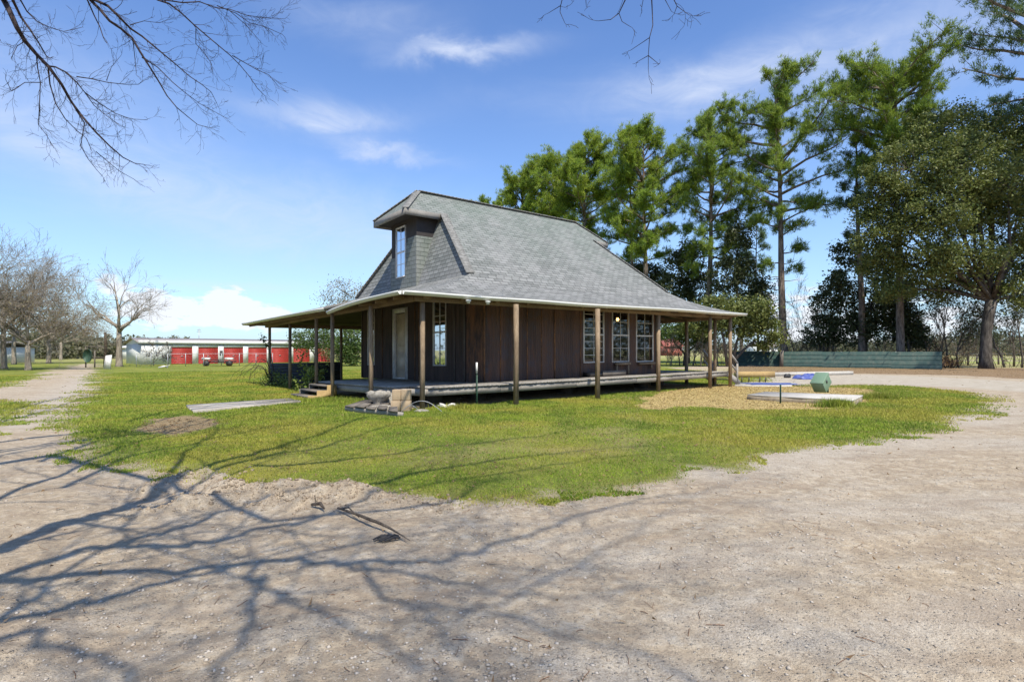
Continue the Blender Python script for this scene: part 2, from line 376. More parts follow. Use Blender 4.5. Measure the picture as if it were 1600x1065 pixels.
def make_ground():
    th = np.concatenate([np.linspace(-180, -60, 40, endpoint=False), np.linspace(-60, 60, 640, endpoint=False), np.linspace(60, 180, 40, endpoint=False)])
    r = np.concatenate([[.02, .6, 1.2], np.geomspace(1.8, 9, 260), np.geomspace(9.15, 120, 240), np.geomspace(125, 3500, 40)])
    TT, RR = np.meshgrid(np.radians(th), r, indexing='xy')
    X = RR*np.sin(TT); Y = RR*np.cos(TT)
    x = X.ravel(); y = Y.ravel(); z = gh(x, y)
    n = len(th); k = len(r)
    i = np.arange(k-1)[:, None]*n; j = np.arange(n)[None, :]; j2 = (j+1) % n
    q = np.stack([i+j, i+n+j, i+n+j2, i+j2], -1).reshape(-1, 4)
    q = q[:, ::-1].copy()
    mb = MB(); mb.add(np.stack([x, y, z], 1), q); mb.add([(0,0,z[0])], [])if False else None
    t = NT('ground_surface', .95, .12)
    o = mb.build('ground', t.m, smooth=True); tag(o, kind='structure')
    gr, st, b1, dr, li, dry, far = masks(x, y)
    a1 = o.data.color_attributes.new('mA', 'FLOAT_COLOR', 'POINT'); a1.data.foreach_set('color', np.stack([gr, st, b1, dr], 1).ravel())
    a2 = o.data.color_attributes.new('mB', 'FLOAT_COLOR', 'POINT'); a2.data.foreach_set('color', np.stack([li, dry, far, gravelmask(x, y)], 1).ravel())
    g = t.gpos()
    A = t.sep(t.attr('mA')); B = t.sep(t.attr('mB')); DR = t.attr('mA', 'Alpha')
    n0 = t.noise(g, .35, 4); n1 = t.noise(g, 2.2, 5, .6); n2 = t.noise(g, 17, 5, .7); n3 = t.noise(g, 90, 3, .7)
    dirt = t.mix(t.ramp(n1, [(.3,0.),(.7,1.)]), (.43,.335,.225), (.60,.49,.345))
    dirt = t.mix(t.ramp(n0, [(.4,0.),(.65,.55)]), dirt, (.57,.49,.375))
    dirt = t.mix(t.ramp(n2, [(.38,.6),(.6,0.)]), dirt, (.29,.22,.15))
    dirt = t.mix(t.ramp(n3, [(.3,.55),(.5,0.)]), dirt, (.20,.15,.10))
    vd = t.vor(g, 38); vc = t.vor(g, 38, 'Color'); vs = t.sep(vc)
    peb = t.math('MULTIPLY', t.ramp(vd, [(.22,1.),(.34,0.)]), t.ramp(t.math('ADD', vs[0], t.math('MULTIPLY', n1, .6)), [(.98,0.),(1.0,1.)], 'LINEAR'))
    dirt = t.mix(t.math('MULTIPLY', peb, .75), dirt, t.mix(vs[1], (.26,.21,.15), (.58,.52,.43)))
    vd2 = t.vor(g, 95); vs2 = t.sep(t.vor(g, 95, 'Color'))
    peb2 = t.math('MULTIPLY', t.ramp(vd2, [(.2,1.),(.36,0.)]), t.ramp(vs2[0], [(.6,0.),(.62,1.)]))
    dirt = t.mix(t.math('MULTIPLY', peb2, .6), dirt, t.mix(vs2[1], (.17,.13,.09), (.60,.53,.43)))
    mot = t.noise(g, 6.5, 6, .72); dirt = t.mix(t.ramp(mot, [(.40,.5),(.50,0.)]), dirt, (.30,.235,.17)); dirt = t.mix(t.ramp(mot, [(.53,0.),(.66,.5)]), dirt, (.62,.55,.44))
    GV = t.ramp(t.math('ADD', t.attr('mB', 'Alpha'), t.math('MULTIPLY', t.math('SUBTRACT', n1, .5), 1.1)), [(.25,0.),(1.0,1.)])
    gcol = t.mix(t.ramp(n3, [(.35,0.),(.62,1.)]), (.36,.31,.245), (.62,.56,.47)); gcol = t.mix(t.ramp(t.noise(g, 38, 4, .8), [(.34,.8),(.5,0.)]), gcol, (.27,.22,.17))
    dirt = t.mix(t.math('MULTIPLY', GV, .55), dirt, gcol)
    strk = t.noise(t.gpos((.5,2.2,1)), 1.1, 5, .6, .5); dirt = t.mix(t.ramp(strk, [(.36,.45),(.5,0.)]), dirt, (.31,.235,.165))
    fleck = t.ramp(t.noise(t.gpos((1,2.4,1)), 30, 4, .75), [(.64,0.),(.70,.8)]); dirt = t.mix(fleck, dirt, (.16,.11,.07))
    drive = t.mix(t.ramp(n1, [(.35,0.),(.7,1.)]), (.40,.34,.26), (.52,.46,.37))
    dirt = t.mix(DR, dirt, drive)
    grass = t.mix(t.ramp(n1, [(.3,0.),(.7,1.)]), (.10,.18,.014), (.22,.29,.03))
    grass = t.mix(t.ramp(n2, [(.35,.7),(.6,0.)]), grass, (.10,.12,.025))
    grass = t.mix(t.ramp(n0, [(.42,0.),(.62,.55)]), grass, (.40,.36,.07))
    grass = t.mix(t.math('MULTIPLY', B[1], t.ramp(n2, [(.3,.2),(.65,1.)])), grass, (.34,.28,.12))
    grass = t.mix(t.ramp(t.noise(g, 55, 3, .8), [(.35,.6),(.6,0.)]), grass, (.17,.14,.06))
    edge = t.math('ADD', A[0], t.math('MULTIPLY', t.math('SUBTRACT', n2, .5), 1.1)); edge = t.ramp(edge, [(.40,0.),(.78,1.)])
    # bands of worn soil show through the lawn edge
    c = t.mix(edge, dirt, grass)
    field = t.mix(t.ramp(t.noise(g, .06, 4), [(.4,0.),(.6,1.)]), (.40,.33,.17), (.30,.33,.09)); field = t.mix(t.ramp(n1, [(.3,.3),(.6,0.)]), field, (.2,.17,.08))
    c = t.mix(B[2], c, field)
    straw = t.mix(t.ramp(t.noise(g, 22, 5, .8), [(.38,0.),(.62,1.)]), (.36,.24,.09), (.66,.53,.24)); straw = t.mix(t.ramp(n1, [(.5,0.),(.7,.35)]), straw, (.22,.24,.05))
    c = t.mix(t.ramp(t.math('ADD', A[1], t.math('MULTIPLY', t.math('SUBTRACT', n2, .5), .8)), [(.4,0.),(.6,1.)]), c, straw)
    lit = t.mix(t.ramp(t.noise(g, 14, 6, .8), [(.38,0.),(.62,1.)]), (.10,.06,.035), (.38,.26,.14))
    c = t.mix(t.math('MULTIPLY', t.ramp(t.math('ADD', B[0], t.math('MULTIPLY', t.math('SUBTRACT', n2, .5), .8)), [(.4,0.),(.6,1.)]), .9), c, lit)
    c = t.mix(t.math('MULTIPLY', t.ramp(t.math('ADD', A[2], t.math('MULTIPLY', t.math('SUBTRACT', n2, .5), .9)), [(.4,0.),(.6,1.)]), .85), c, t.mix(t.ramp(n3, [(.4,0.),(.6,1.)]), (.17,.10,.055), (.46,.33,.2)))
    t.col(c)
    h = t.math('ADD', t.math('MULTIPLY', n2, .7), t.math('MULTIPLY', n3, .4)); h = t.math('ADD', h, t.math('MULTIPLY', peb, .5)); h = t.math('ADD', h, t.math('MULTIPLY', peb2, .2))
    t.bump(h, .9, .034)
make_ground()

rng = np.random.default_rng(7)
def blades(name, mat, P, hgt, wid, lean=.5, label=None, cat=None):
    n = len(P); a = rng.uniform(0, 2*math.pi, n); b = rng.uniform(0, 2*math.pi, n)
    w = wid*rng.uniform(.6, 1.3, n); h = hgt*rng.uniform(.5, 1.25, n); l = lean*h*rng.uniform(0, 1.3, n)
    d = np.stack([np.cos(a)*w, np.sin(a)*w, 0*w], 1)
    tip = np.stack([np.cos(b)*l, np.sin(b)*l, h], 1)
    V = np.stack([P-d, P+d, P+tip], 1).reshape(-1, 3)
    f = np.arange(3*n).reshape(-1, 3)
    mb = MB(); mb.add(V, f); o = mb.build(name, mat); return tag(o, label, cat, kind='stuff')
def sample_fan(n, rmin, rmax, p=1.0, amax=47):
    th = np.radians(rng.uniform(-amax, amax, n)); u = rng.uniform(0, 1, n)
    r = rmin*(rmax/rmin)**u if p == 0 else (rmin**p+u*(rmax**p-rmin**p))**(1/p)
    return r*np.sin(th), r*np.cos(th), r
t = NT('grass_blades', .7, .2); g = t.gpos()
n0 = t.noise(g, .35, 4); n1 = t.noise(g, 1.3, 6, .65); n2 = t.noise(g, 45, 3)
c = t.mix(t.ramp(n1, [(.40,0.),(.58,1.)]), (.095,.225,.010), (.29,.43,.024))
c = t.mix(t.ramp(n0, [(.46,0.),(.60,.75)]), c, (.48,.43,.06)); c = t.mix(t.ramp(n2, [(.45,0.),(.60,.85)]), c, (.50,.40,.13)); c = t.mix(t.ramp(t.noise(g, 30, 2), [(.3,.6),(.48,0.)]), c, (.05,.10,.015))
t.col(c); t.transl(c, .35); M['grass_blades'] = t.m
NOGRASS = [[gnd(*p, .16) for p in [(1194,610.5),(1351,616),(1335,626),(1165,617)]], G([(291,632),(452,621.5),(470,627),(303,643)]), G([(1150,597),(1245,597.5),(1236,603),(1148,602.5)]), G([(539,643),(622,652),(640,640),(572,634)])]
def make_grass():
    x, y, r = sample_fan(1500000, 5, 45, .5)
    gr, st, b1, dr, li, dry, far = masks(x, y)
    k = (gr > .18+rng.uniform(0, .75, len(x))) & (st < .45) & (b1 < rng.uniform(.1, .6, len(x))) & (rng.uniform(0, 1, len(x)) > dry*.75) & (rng.uniform(0,1,len(x)) < .15+1.3*fbm(x*1.4, y*1.4, 77, 4))
    # keep clear of slabs and the house underside
    x, y, r = x[k], y[k], r[k]
    rel = np.stack([x+1.1, y-16.3], 1); uu = rel@np.array([.786,.618]); vv = rel@np.array([-.636,.772])
    k = ~((uu > -2.6) & (uu < 12) & (vv > -1.0) & (vv < 11))
    x, y, r = x[k], y[k], r[k]
    for q in NOGRASS:
        k = ~inside(x, y, q); x, y, r = x[k], y[k], r[k]
    P = np.stack([x, y, gh(x, y)-.004], 1)
    s = np.clip(r/9, .7, 2.4)
    blades('lawn_grass', M['grass_blades'], P, .034*np.clip(s, .8, 1.5)*(.45+1.3*fbm(x*.8, y*.8, 55, 3)), .0065*s, .8, 'short green and straw coloured grass growing over the lawn', 'grass')
    x, y, r = sample_fan(260000, 12, 42, 1, 40)
    s = sdist(x, y, STRAW)+(fbm(x*1.3, y*1.3, 31, 4)-.47)*1.6
    k = s > rng.uniform(-1.0, .1, len(x)); x, y, r = x[k], y[k], r[k]
    P = np.stack([x, y, gh(x, y)+.004], 1)
    blades('loose_straw', M['straw'], P, .022, .012*np.clip(r/14, .8, 2), 3.5, 'pale yellow straw strewn over the ground beside the porch', 'straw')
    x, y, r = sample_fan(60000, 2.2, 60, .5)
    gr, st, b1, dr, li, dry, far = masks(x, y)
    den = .012+.04*(gr > .5)+.10*(gr > .5)*(fbm(x*1.2, y*1.2, 99, 3) > .55)+.9*np.clip(b1*1.5-.4, 0, 1)+.6*li+.10*dry*gr+.03*(gr > .5)+.10*np.clip(1-np.abs(gr-.5)*2.6, 0, 1)
    k = rng.uniform(0, 1, len(x)) < den; x, y, r = x[k], y[k], r[k]
    P = np.stack([x, y, gh(x, y)+.012], 1)
    blades('fallen_leaves', M['dead_leaves'], P, .02, .018*np.clip(r/8, .6, 2.5), 3.0, 'brown fallen leaves scattered on the dirt and lawn', 'leaves')
    # weeds and tufts along the worn edge
    x, y, r = sample_fan(500000, 5, 20, .5)
    gr, st, b1, dr, li, dry, far = masks(x, y)
    k = (gr > .12) & (gr < .6) & (fbm(x*3.2, y*3.2, 66, 2) > .44); x, y, r = x[k], y[k], r[k]
    P = np.stack([x, y, gh(x, y)], 1)
    blades('edge_grass', M['grass_blades'], P, .035, .008, .9, 'thin ragged grass tufts along the worn lawn edge', 'grass')
make_grass()
def pebbles(name, n, rmin, rmax, s0, s1, mat, label, p=.3):
    x, y, r = sample_fan(n, rmin, rmax, p)
    gr = masks(x, y)[0]; k = (gr < .35) & (fbm(x*.9, y*.9, 90, 3) > rng.uniform(.3, .62, n)); x, y, r = x[k], y[k], r[k]; m = len(x)
    oc = np.array([(1,0,0),(0,1,0),(-1,0,0),(0,-1,0),(0,0,.7),(0,0,-.5)], float)
    sc = s0*(s1/s0)**(rng.uniform(0, 1, m)**2.2)
    a = rng.uniform(0, 6.28, m); jit = rng.uniform(.7, 1.3, (m, 6, 3))
    o = oc[None]*jit*sc[:, None, None]; ca, sa = np.cos(a)[:, None], np.sin(a)[:, None]
    V = np.stack([o[..., 0]*ca-o[..., 1]*sa+x[:, None], o[..., 0]*sa+o[..., 1]*ca+y[:, None], o[..., 2]*.7+gh(x, y)[:, None]+.15*sc[:, None]], -1).reshape(-1, 3)
    f0 = np.array([(0,1,4),(1,2,4),(2,3,4),(3,0,4),(1,0,5),(2,1,5),(3,2,5),(0,3,5)])
    f = (f0[None]+(np.arange(m)*6)[:, None, None]).reshape(-1, 3)
    mb = MB(); mb.add(V, f); tag(mb.build(name, mat, smooth=True), label, 'gravel', kind='stuff')
t = NT('pebble', .85, .25); v = t.sep(t.vor(t.gpos(), 14, 'Color')); t.col(t.mix(v[0], t.mix(v[1], (.26,.20,.14), (.42,.34,.26)), (.56,.50,.42))); M['pebble'] = t.m
pebbles('gravel', 60000, 1.9, 26, .003, .017, M['pebble'], 'loose pale gravel scattered over the dirt drive')
def clods():
    g = np.random.default_rng(12); X = []; Y = []
    for pl, h, w in RUTW:
        for (a, b) in zip(pl[:-1], pl[1:]):
            n = int(330*math.hypot(a[0]-b[0], a[1]-b[1])); t_ = g.uniform(0, 1, n); X.append(a[0]+(b[0]-a[0])*t_+g.normal(size=n)*w*1.1); Y.append(a[1]+(b[1]-a[1])*t_+g.normal(size=n)*w*1.1)
    x = np.concatenate(X); y = np.concatenate(Y); m = len(x); sc = .004*(6.0)**(g.uniform(0, 1, m)**2.2)
    dirs = []
    for i in range(1, 4):
        for j in range(6): a = math.pi*i/4; b = math.pi*2*(j+.5*(i % 2))/6; dirs.append((math.sin(a)*math.cos(b), math.sin(a)*math.sin(b), math.cos(a)))
    dirs.append((0,0,1)); dirs.append((0,0,-1)); D_ = np.array(dirs); k = len(D_)
    V = D_[None]*g.uniform(.65, 1.3, (m, k, 1))*sc[:, None, None]; V[..., 2] *= .75
    V = V+np.stack([x, y, gh(x, y)+.2*sc], 1)[:, None, :]
    f0 = [(18, j, (j+1) % 6) for j in range(6)]+[(19, 12+(j+1) % 6, 12+j) for j in range(6)]
    for i in range(2):
        for j in range(6):
            a, b, c_, d_ = i*6+j, i*6+(j+1) % 6, (i+1)*6+j, (i+1)*6+(j+1) % 6; f0 += [(a, c_, b), (b, c_, d_)]
    f = (np.array(f0)[None]+(np.arange(m)*k)[:, None, None]).reshape(-1, 3)
    t = NT('clod_dirt', .95, .1); n = t.noise(t.gpos(), 30, 4, .7); t.col(t.mix(t.ramp(n, [(.35,0.),(.65,1.)]), (.24,.18,.12), (.42,.34,.25)))
    mb = MB(); mb.add(V.reshape(-1, 3), f); tag(mb.build('dirt_clods', t.m), 'crumbled dirt clods along the churned tyre ridge beside the lawn', 'dirt clods', kind='stuff')
clods()
# twigs on the dirt
def twigs():
    mb = MB(); rr = random.Random(3)
    for i in range(300):
        a = R(rr.uniform(-46, 40)); r = 2.2+10*rr.random()**1.3
        x, y = r*math.sin(a), r*math.cos(a)
        b = rr.uniform(0, 6.28); L = rr.uniform(.02, .11) if rr.random() < .93 else rr.uniform(.12, .3)
        z = ghs(x, y)+.004; x2, y2 = x+L*math.cos(b), y+L*math.sin(b)
        xm, ym = (x+x2)/2+rr.uniform(-.1, .1)*L, (y+y2)/2+rr.uniform(-.1, .1)*L
        mb.tube([(x, y, z), (xm, ym, ghs(xm, ym)+.007), (x2, y2, ghs(x2, y2)+.004)], rr.uniform(.0009, .0022), 4)
    tag(mb.build('twig_litter', M['seam_rust']), 'small dry twigs scattered over the dirt drive', 'twigs', kind='stuff')
twigs()

# ------------------------------------------------------------------ house frame
CU, CV = np.array([.786,.618]), np.array([-.636,.772]); CO = np.array([-1.1,16.3])
def H(u, v, z, tilt=1):
    p = CO+u*CU+v*CV
    return (p[0], p[1], z+tilt*(-.018*v+.006*u))
def onU(px, u=0.0):   # v and depth where the column px meets the plane of constant u
    x = (px-CX)/F; Y = (u+10.07-.865)/(.786*x+.618); X = x*Y
    return (X-CO[0])*CV[0]+(Y-CO[1])*CV[1], Y
def onV(px, v=0.0):
    x = (px-CX)/F; Y = (v+13.283)/(.772-.636*x); X = x*Y
    return (X-CO[0])*CU[0]+(Y-CO[1])*CU[1], Y
HT = thing('house', 'weathered brown metal-clad house with grey shingle bell-cast roof and wraparound porch', 'house', H(0, 0, 0, 0))
def hbox(mb, u0, u1, v0, v1, z0, z1):
    return mb.hexa([H(u0,v0,z0),H(u1,v0,z0),H(u1,v1,z0),H(u0,v1,z0),H(u0,v0,z1),H(u1,v0,z1),H(u1,v1,z1),H(u0,v1,z1)])
WU, WV, WT = 8.8, 8.2, 3.75     # wall extents and top
FZ = .55                        # deck top
def corr(name, a, b, holes, mat, nrm):
    """corrugated wall from a to b (uv), with rectangular holes (s0,s1,z0,z1) along the run"""
    a = np.array(a, float); b = np.array(b, float); L = np.linalg.norm(b-a); d = (b-a)/L; nr = np.array(nrm, float)
    mb = MB(); pitch = .095; ns = int(L/(pitch/4)); ss = list(np.linspace(0, L, ns+1))
    for h in holes: ss += [h[0], h[1]]
    ss = sorted(set(round(x, 4) for x in ss))
    def off(s):
        ph = (s/pitch) % 1; return .012*(1 if ph < .3 else (1-(ph-.3)/.15 if ph < .45 else (0 if ph < .85 else (ph-.85)/.15)))
    for s0, s1 in zip(ss[:-1], ss[1:]):
        if s1-s0 < 1e-5: continue
        sm = (s0+s1)/2; zs = [(FZ-.03, WT)]
        for h in holes:
            if h[0] < sm < h[1]:
                zs = [q for z0, z1 in zs for q in ((z0, min(z1, h[2])), (max(z0, h[3]), z1)) if q[1]-q[0] > .01]
        for z0, z1 in zs:
            p0 = a+d*s0+nr*off(s0); p1 = a+d*s1+nr*off(s1)
            mb.poly([H(p0[0],p0[1],z0), H(p1[0],p1[1],z0), H(p1[0],p1[1],z1), H(p0[0],p0[1],z1)])
    return mb.build(name, mat, HT)
def zpx(py, Y, u, v): return CAMH+(HZ-py)/F*Y-(-.018*v+.006*u)
# openings on the left (door) wall, plane u=0 ; on the long wall, plane v=0
dA = []
for x0, x1, yt, yb, xr in ((619.5, 641, 481.5, 588, 630), (680.4, 698.2, 468, 569.5, 689), (582, 591, 484, 568.5, 587)):
    v1, Y1 = onU(x0); v0, Y0 = onU(x1); vm, Ym = onU(xr)
    dA.append((v0, v1, zpx(yb, Ym, 0, vm), zpx(yt, Ym, 0, vm)))
dA[0] = (dA[0][0], dA[0][1], FZ, dA[0][3])
dB = []
for x0, x1, yt, yb in ((909, 938, 481, 565), (952.5, 976, 483.5, 564), (989, 1013, 486, 563.5)):
    u0, Y0 = onV(x0); u1, Y1 = onV(x1)
    dB.append((u0, u1, zpx(yb, (Y0+Y1)/2, u0, 0), zpx(yt, (Y0+Y1)/2, u0, 0)))
CHA, CHB = .5, .3
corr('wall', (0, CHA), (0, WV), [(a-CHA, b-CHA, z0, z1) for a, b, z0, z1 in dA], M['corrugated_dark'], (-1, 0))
corr('wall', (CHB, 0), (WU, 0), [(a-CHB, b-CHB, z0, z1) for a, b, z0, z1 in dB], M['corrugated_rust'], (0, -1))
corr('wall', (0, CHA), (CHB, 0), [], M['rust_panel'], (-.7, -.7))
corr('wall', (WU, 0), (WU, WV), [(3.2, 4.4, 1.2, 2.9)], M['corrugated_rust'], (1, 0))
corr('wall', (WU, WV), (0, WV), [(2, 3, 1.2, 2.9), (5, 6, 1.2, 2.9)], M['corrugated_rust'], (0, 1))
mb = MB()
mb.poly([H(0,CHA,FZ+.01),H(CHB,0,FZ+.01),H(WU,0,FZ+.01),H(WU,WV,FZ+.01),H(0,WV,FZ+.01)]); mb.build('floor', M['interior'], HT)
mb = MB(); mb.poly([H(.02,.02,WT-.2),H(WU-.02,.02,WT-.2),H(WU-.02,WV-.02,WT-.2),H(.02,WV-.02,WT-.2)]); mb.build('ceiling', M['interior'], HT)
mb = MB(True); hbox(mb, .3, 8.4, 4.1, 4.2, FZ+.02, WT-.22); hbox(mb, 3.4, 3.5, .3, 4.09, FZ+.02, WT-.22); mb.build('partition', M['interior'], HT)
# seams and corner strips
mb = MB(True)
for px in (781, 822, 844, 864, 903.5): 
    u, _ = onV(px); w = .014 if px != 864 else .022; hbox(mb, u-w, u+w, -.022, -.013, FZ-.02, WT-.1)
for px in (603, 652, 658): 
    v, _ = onU(px); hbox(mb, -.022, -.013, v-.018, v+.018, FZ-.02, WT-.1)
hbox(mb, CHB-.02, CHB+.03, -.03, -.014, FZ-.02, WT-.1)
mb.build('panel_seam', M['seam_rust'], HT)
mb = MB(True)
for px in (712, 727): 
    v, _ = onU(px); hbox(mb, -.04, -.014, v-.03, v+.03, FZ-.02, WT-.1)
hbox(mb, WU-.04, WU+.04, -.04, -.015, FZ-.02, WT-.1); hbox(mb, -.04, -.014, WV-.06, WV+.03, FZ-.02, WT-.1)
mb.build('corner_board', M['dark_trim'], HT)
def window(plane, a, b, z0, z1, rows, cols, fw=.04, label=None, missing=None, reflect_share=None):
    """plane 'A': u=0 facing -u, runs along v ; 'B': v=0 facing -v, runs along u ; 'D': dormer u=UD"""
    UD = -.27
    def Q(mb, s0, s1, o0, o1, za, zb):   # o = distance out of the wall
        if plane == 'A': return hbox(mb, -o1, -o0, s0, s1, za, zb)
        if plane == 'D': return hbox(mb, UD-o1, UD-o0, s0, s1, za, zb)
        return hbox(mb, s0, s1, -o1, -o0, za, zb)
    gm = MB()
    if plane == 'A': gm.poly([H(.0, a, z0), H(.0, b, z0), H(.0, b, z1), H(.0, a, z1)])
    elif plane == 'D': gm.poly([H(UD-.01, a, z0), H(UD-.01, b, z0), H(UD-.01, b, z1), H(UD-.01, a, z1)])
    else: gm.poly([H(a, .0, z0), H(b, .0, z0), H(b, .0, z1), H(a, .0, z1)])
    w = gm.build('window', M['window_glass'], HT, label=label)
    fr = MB(); Q(fr, a-fw, a, -.03, .035, z0-fw, z1+fw); Q(fr, b, b+fw, -.03, .035, z0-fw, z1+fw); Q(fr, a, b, -.03, .035, z1, z1+fw); Q(fr, a, b, -.03, .045, z0-fw, z0)
    fr.build('frame', M['white_trim'], w)
    mu = MB(); zm = (z0+z1)/2; t_ = .018
    Q(mu, a, b, .003, .03, zm-.028, zm+.028)
    for k in range(1, cols):
        s = a+(b-a)*k/cols
        Q(mu, s-t_/2, s+t_/2, .005, .02, zm+.028, z1); 
        if not missing: Q(mu, s-t_/2, s+t_/2, .005, .02, z0, zm-.028)
    hh = rows//2
    for k in range(1, hh):
        for base in ((zm, z1), (z0, zm)):
            if missing and base[0] == z0: continue
            z = base[0]+(base[1]-base[0])*k/hh; n = cols
            for q in range(n):
                Q(mu, a+(b-a)*q/n+t_/2, a+(b-a)*(q+1)/n-t_/2, .006, .019, z-t_/2, z+t_/2)
    mu.build('glazing_bar', M['white_trim'], w)
    if reflect_share:
        bm = MB(); Q(bm, a+.03, b-.03, -.10, -.08, z0+.02, z0+(z1-z0)*reflect_share); bm.build('reflection_panel', M['reflection_panel'], w)  # pale panel behind the glass, standing in for the sky reflected there
    return w
window('A', *dA[1], 4, 2, reflect_share=.5, label='tall narrow window right of the door'); window('A', *dA[2], 4, 2, reflect_share=.55)
window('B', *dB[0], 8, 2, label='window with its lower sash open and mismatched upper panes'); window('B', *dB[1], 4, 2); window('B', *dB[2], 4, 2)
for s, e, pl in ((3.2, 4.4, 1),):
    gm = MB(); gm.poly([H(WU, 3.2, 1.2), H(WU, 4.4, 1.2), H(WU, 4.4, 2.9), H(WU, 3.2, 2.9)]); gm.build('window', M['window_glass'], HT)
gm = MB(); gm.poly([H(WU-2, WV, 1.2), H(WU-3, WV, 1.2), H(WU-3, WV, 2.9), H(WU-2, WV, 2.9)]); gm.build('window', M['window_glass'], HT)
gm = MB(); gm.poly([H(WU-5, WV, 1.2), H(WU-6, WV, 1.2), H(WU-6, WV, 2.9), H(WU-5, WV, 2.9)]); gm.build('window', M['window_glass'], HT)
# air conditioner shelf hardware below the long-wall windows
mb = MB(True)
for i, (a, b, z0, z1) in enumerate(dB[1:]):
    hbox(mb, a+.05, b-.0, -.16, -.05, z0-.14, z0-.06)
    for s in ((a+.12, b-.1) if i == 0 else (b-.2,)): hbox(mb, s-.03, s+.03, -.13, -.09, FZ+.02 if i == 0 else FZ+.2, z0-.14)
mb.build('sill_shelf', M['weathered_post'], HT)
# door
v0, v1, z0, z1 = dA[0]
mb = MB(); hbox(mb, .05, .1, v0+.15, v1-.15, FZ+.05, z1-.2)
hbox(mb, .035, .048, v0+.28, v1-.28, FZ+.3, z0+1.0); hbox(mb, .035, .048, v0+.28, v1-.28, z0+1.2, z1-.4); D = mb.build('door', M['door_paint'], HT)
mb = MB(); hbox(mb, .02, .12, v0+.15, v0+.17, FZ+.05, z1-.2) if False else None
mb = MB(); hbox(mb, -.05, .12, v0, v0+.14, FZ, z1); hbox(mb, -.05, .12, v1-.14, v1, FZ, z1); hbox(mb, -.05, .12, v0+.14, v1-.14, z1-.17, z1); hbox(mb, -.02, .12, v0+.14, v1-.14, FZ, FZ+.05)
mb.build('frame', M['white_trim'], D)
mb = MB(); c = H(.02, v0+.22, FZ+1.05); mb.lathe([(.01,-.03),(.03,-.02),(.035,0),(.03,.02),(.01,.03)], c, 10); mb.build('handle', M['galvanized'], D)
# bulb inside
L = thing('ceiling_lamp', 'small lit amber lamp glowing behind the middle window of the long wall', 'lamp', at(965, 499, 20.2)-Vector((0,0,0)))
mb = MB(); mb.lathe([(.01,-.06),(.045,-.04),(.06,0),(.045,.04),(.015,.07)], tuple(at(965, 499, 20.9)), 12); 
L.location = at(965, 499, 20.9)+Vector((0,0,.09)); mb.build('bulb', M['lamp_glow'], L, True)
q = at(965, 499, 20.9); mb = MB(); mb.tube([q+Vector((0,0,.07)), q+Vector((0,0,1.0))], .012, 6); mb.build('cord', M['dark_metal'], L)

# ---- roof
ZR, ZD, ZK = 7.40, 6.36, 3.83
def bslope(v): return ZR-.8667*(4.05-v)
def slab(mb, rows, thick=.0, uvdir=0):
    """rows: list of (pointA, pointB) going down the slope; uv measured along"""
    sdown = 0
    prev = None
    for (a, b) in rows:
        a = np.array(a); b = np.array(b); m = (a+b)/2
        if prev is not None:
            pa, pb, ps = prev; s = ps+np.linalg.norm(m-(pa+pb)/2)
            e = (b-a)/np.linalg.norm(b-a)
            n = 14
            A = [pa+(pb-pa)*i/n for i in range(n+1)]; B = [a+(b-a)*i/n for i in range(n+1)]
            V = A+B; o = rows0
            UV = [((p-o).dot(e), -ps) for p in A]+[((p-o).dot(e), -s) for p in B]
            mb.add(V, [(i, i+n+1, i+n+2, i+1) for i in range(n)], UV)
            prev = (a, b, s)
        else:
            rows0 = a.copy(); prev = (a, b, 0.)
EZ = 2.97
EN, EE, ES, EW = (-3.3,-1.62), (12.4,-1.8), (12.4,12.5), (-3.55,12.5)
KN, KE, KS, KW = (-.25,-.07), (9.6,-.07), (9.6,8.17), (-.25,8.17)
fl = [(0, 0), (.22, .36), (.5, .66), (.76, .87), (1, 1)]   # concave bell cast (horizontal share, drop share)
def lerp(a, b, t): return (a[0]+(b[0]-a[0])*t, a[1]+(b[1]-a[1])*t)
def eave_sag(u, v): return -.05*math.exp(-((u-2.4)/3)**2) if v < -1 else 0
mb = MB()
# long front slope
rows = [(H(.29,4.05,ZR), H(8.39,4.05,ZR)), (H(-.85,2.85,ZD), H(9.2,2.85,ZD))]
slab(mb, rows)
rt0, rt1 = (.64, 2.85), (8.3, 2.85)
def ribrow(s): a = lerp(rt0, KN, s); b = lerp(rt1, KE, s); return (H(a[0],a[1],bslope(a[1])), H(b[0],b[1],bslope(b[1])))
slab(mb, [ribrow(0), ribrow(.5), ribrow(1)])
def flare(K0, K1, E0, E1, z0, sag=0):
    rw = []
    for h, dz in fl:
        a = lerp(K0, E0, h); b = lerp(K1, E1, h); z = z0+(EZ-z0)*dz
        rw.append((H(a[0],a[1],z), H(b[0],b[1],z)))
    return rw
slab(mb, flare(KN, KE, EN, EE, ZK)); slab(mb, flare(KE, KS, EE, ES, ZK)); slab(mb, flare(KS, KW, ES, EW, ZK))
flA = flare(KW, KN, EW, EN, ZK); slab(mb, flA)
slab(mb, [(H(8.39,4.05,ZR), H(.29,4.05,ZR)), (H(9.2,5.25,ZD), H(-.85,5.25,ZD))])
slab(mb, [(H(8.3,5.25,ZD), H(.64,5.25,ZD)), (H(KS[0],KS[1],ZK), H(KW[0],KW[1],ZK))])
slab(mb, [(H(.64,5.25,ZD), H(.64,2.85,ZD)), (H(KW[0],KW[1],ZK), H(KN[0],KN[1],ZK))])
slab(mb, [(H(8.3,2.85,ZD), H(8.3,5.25,ZD)), (H(KE[0],KE[1],ZK), H(KS[0],KS[1],ZK))])
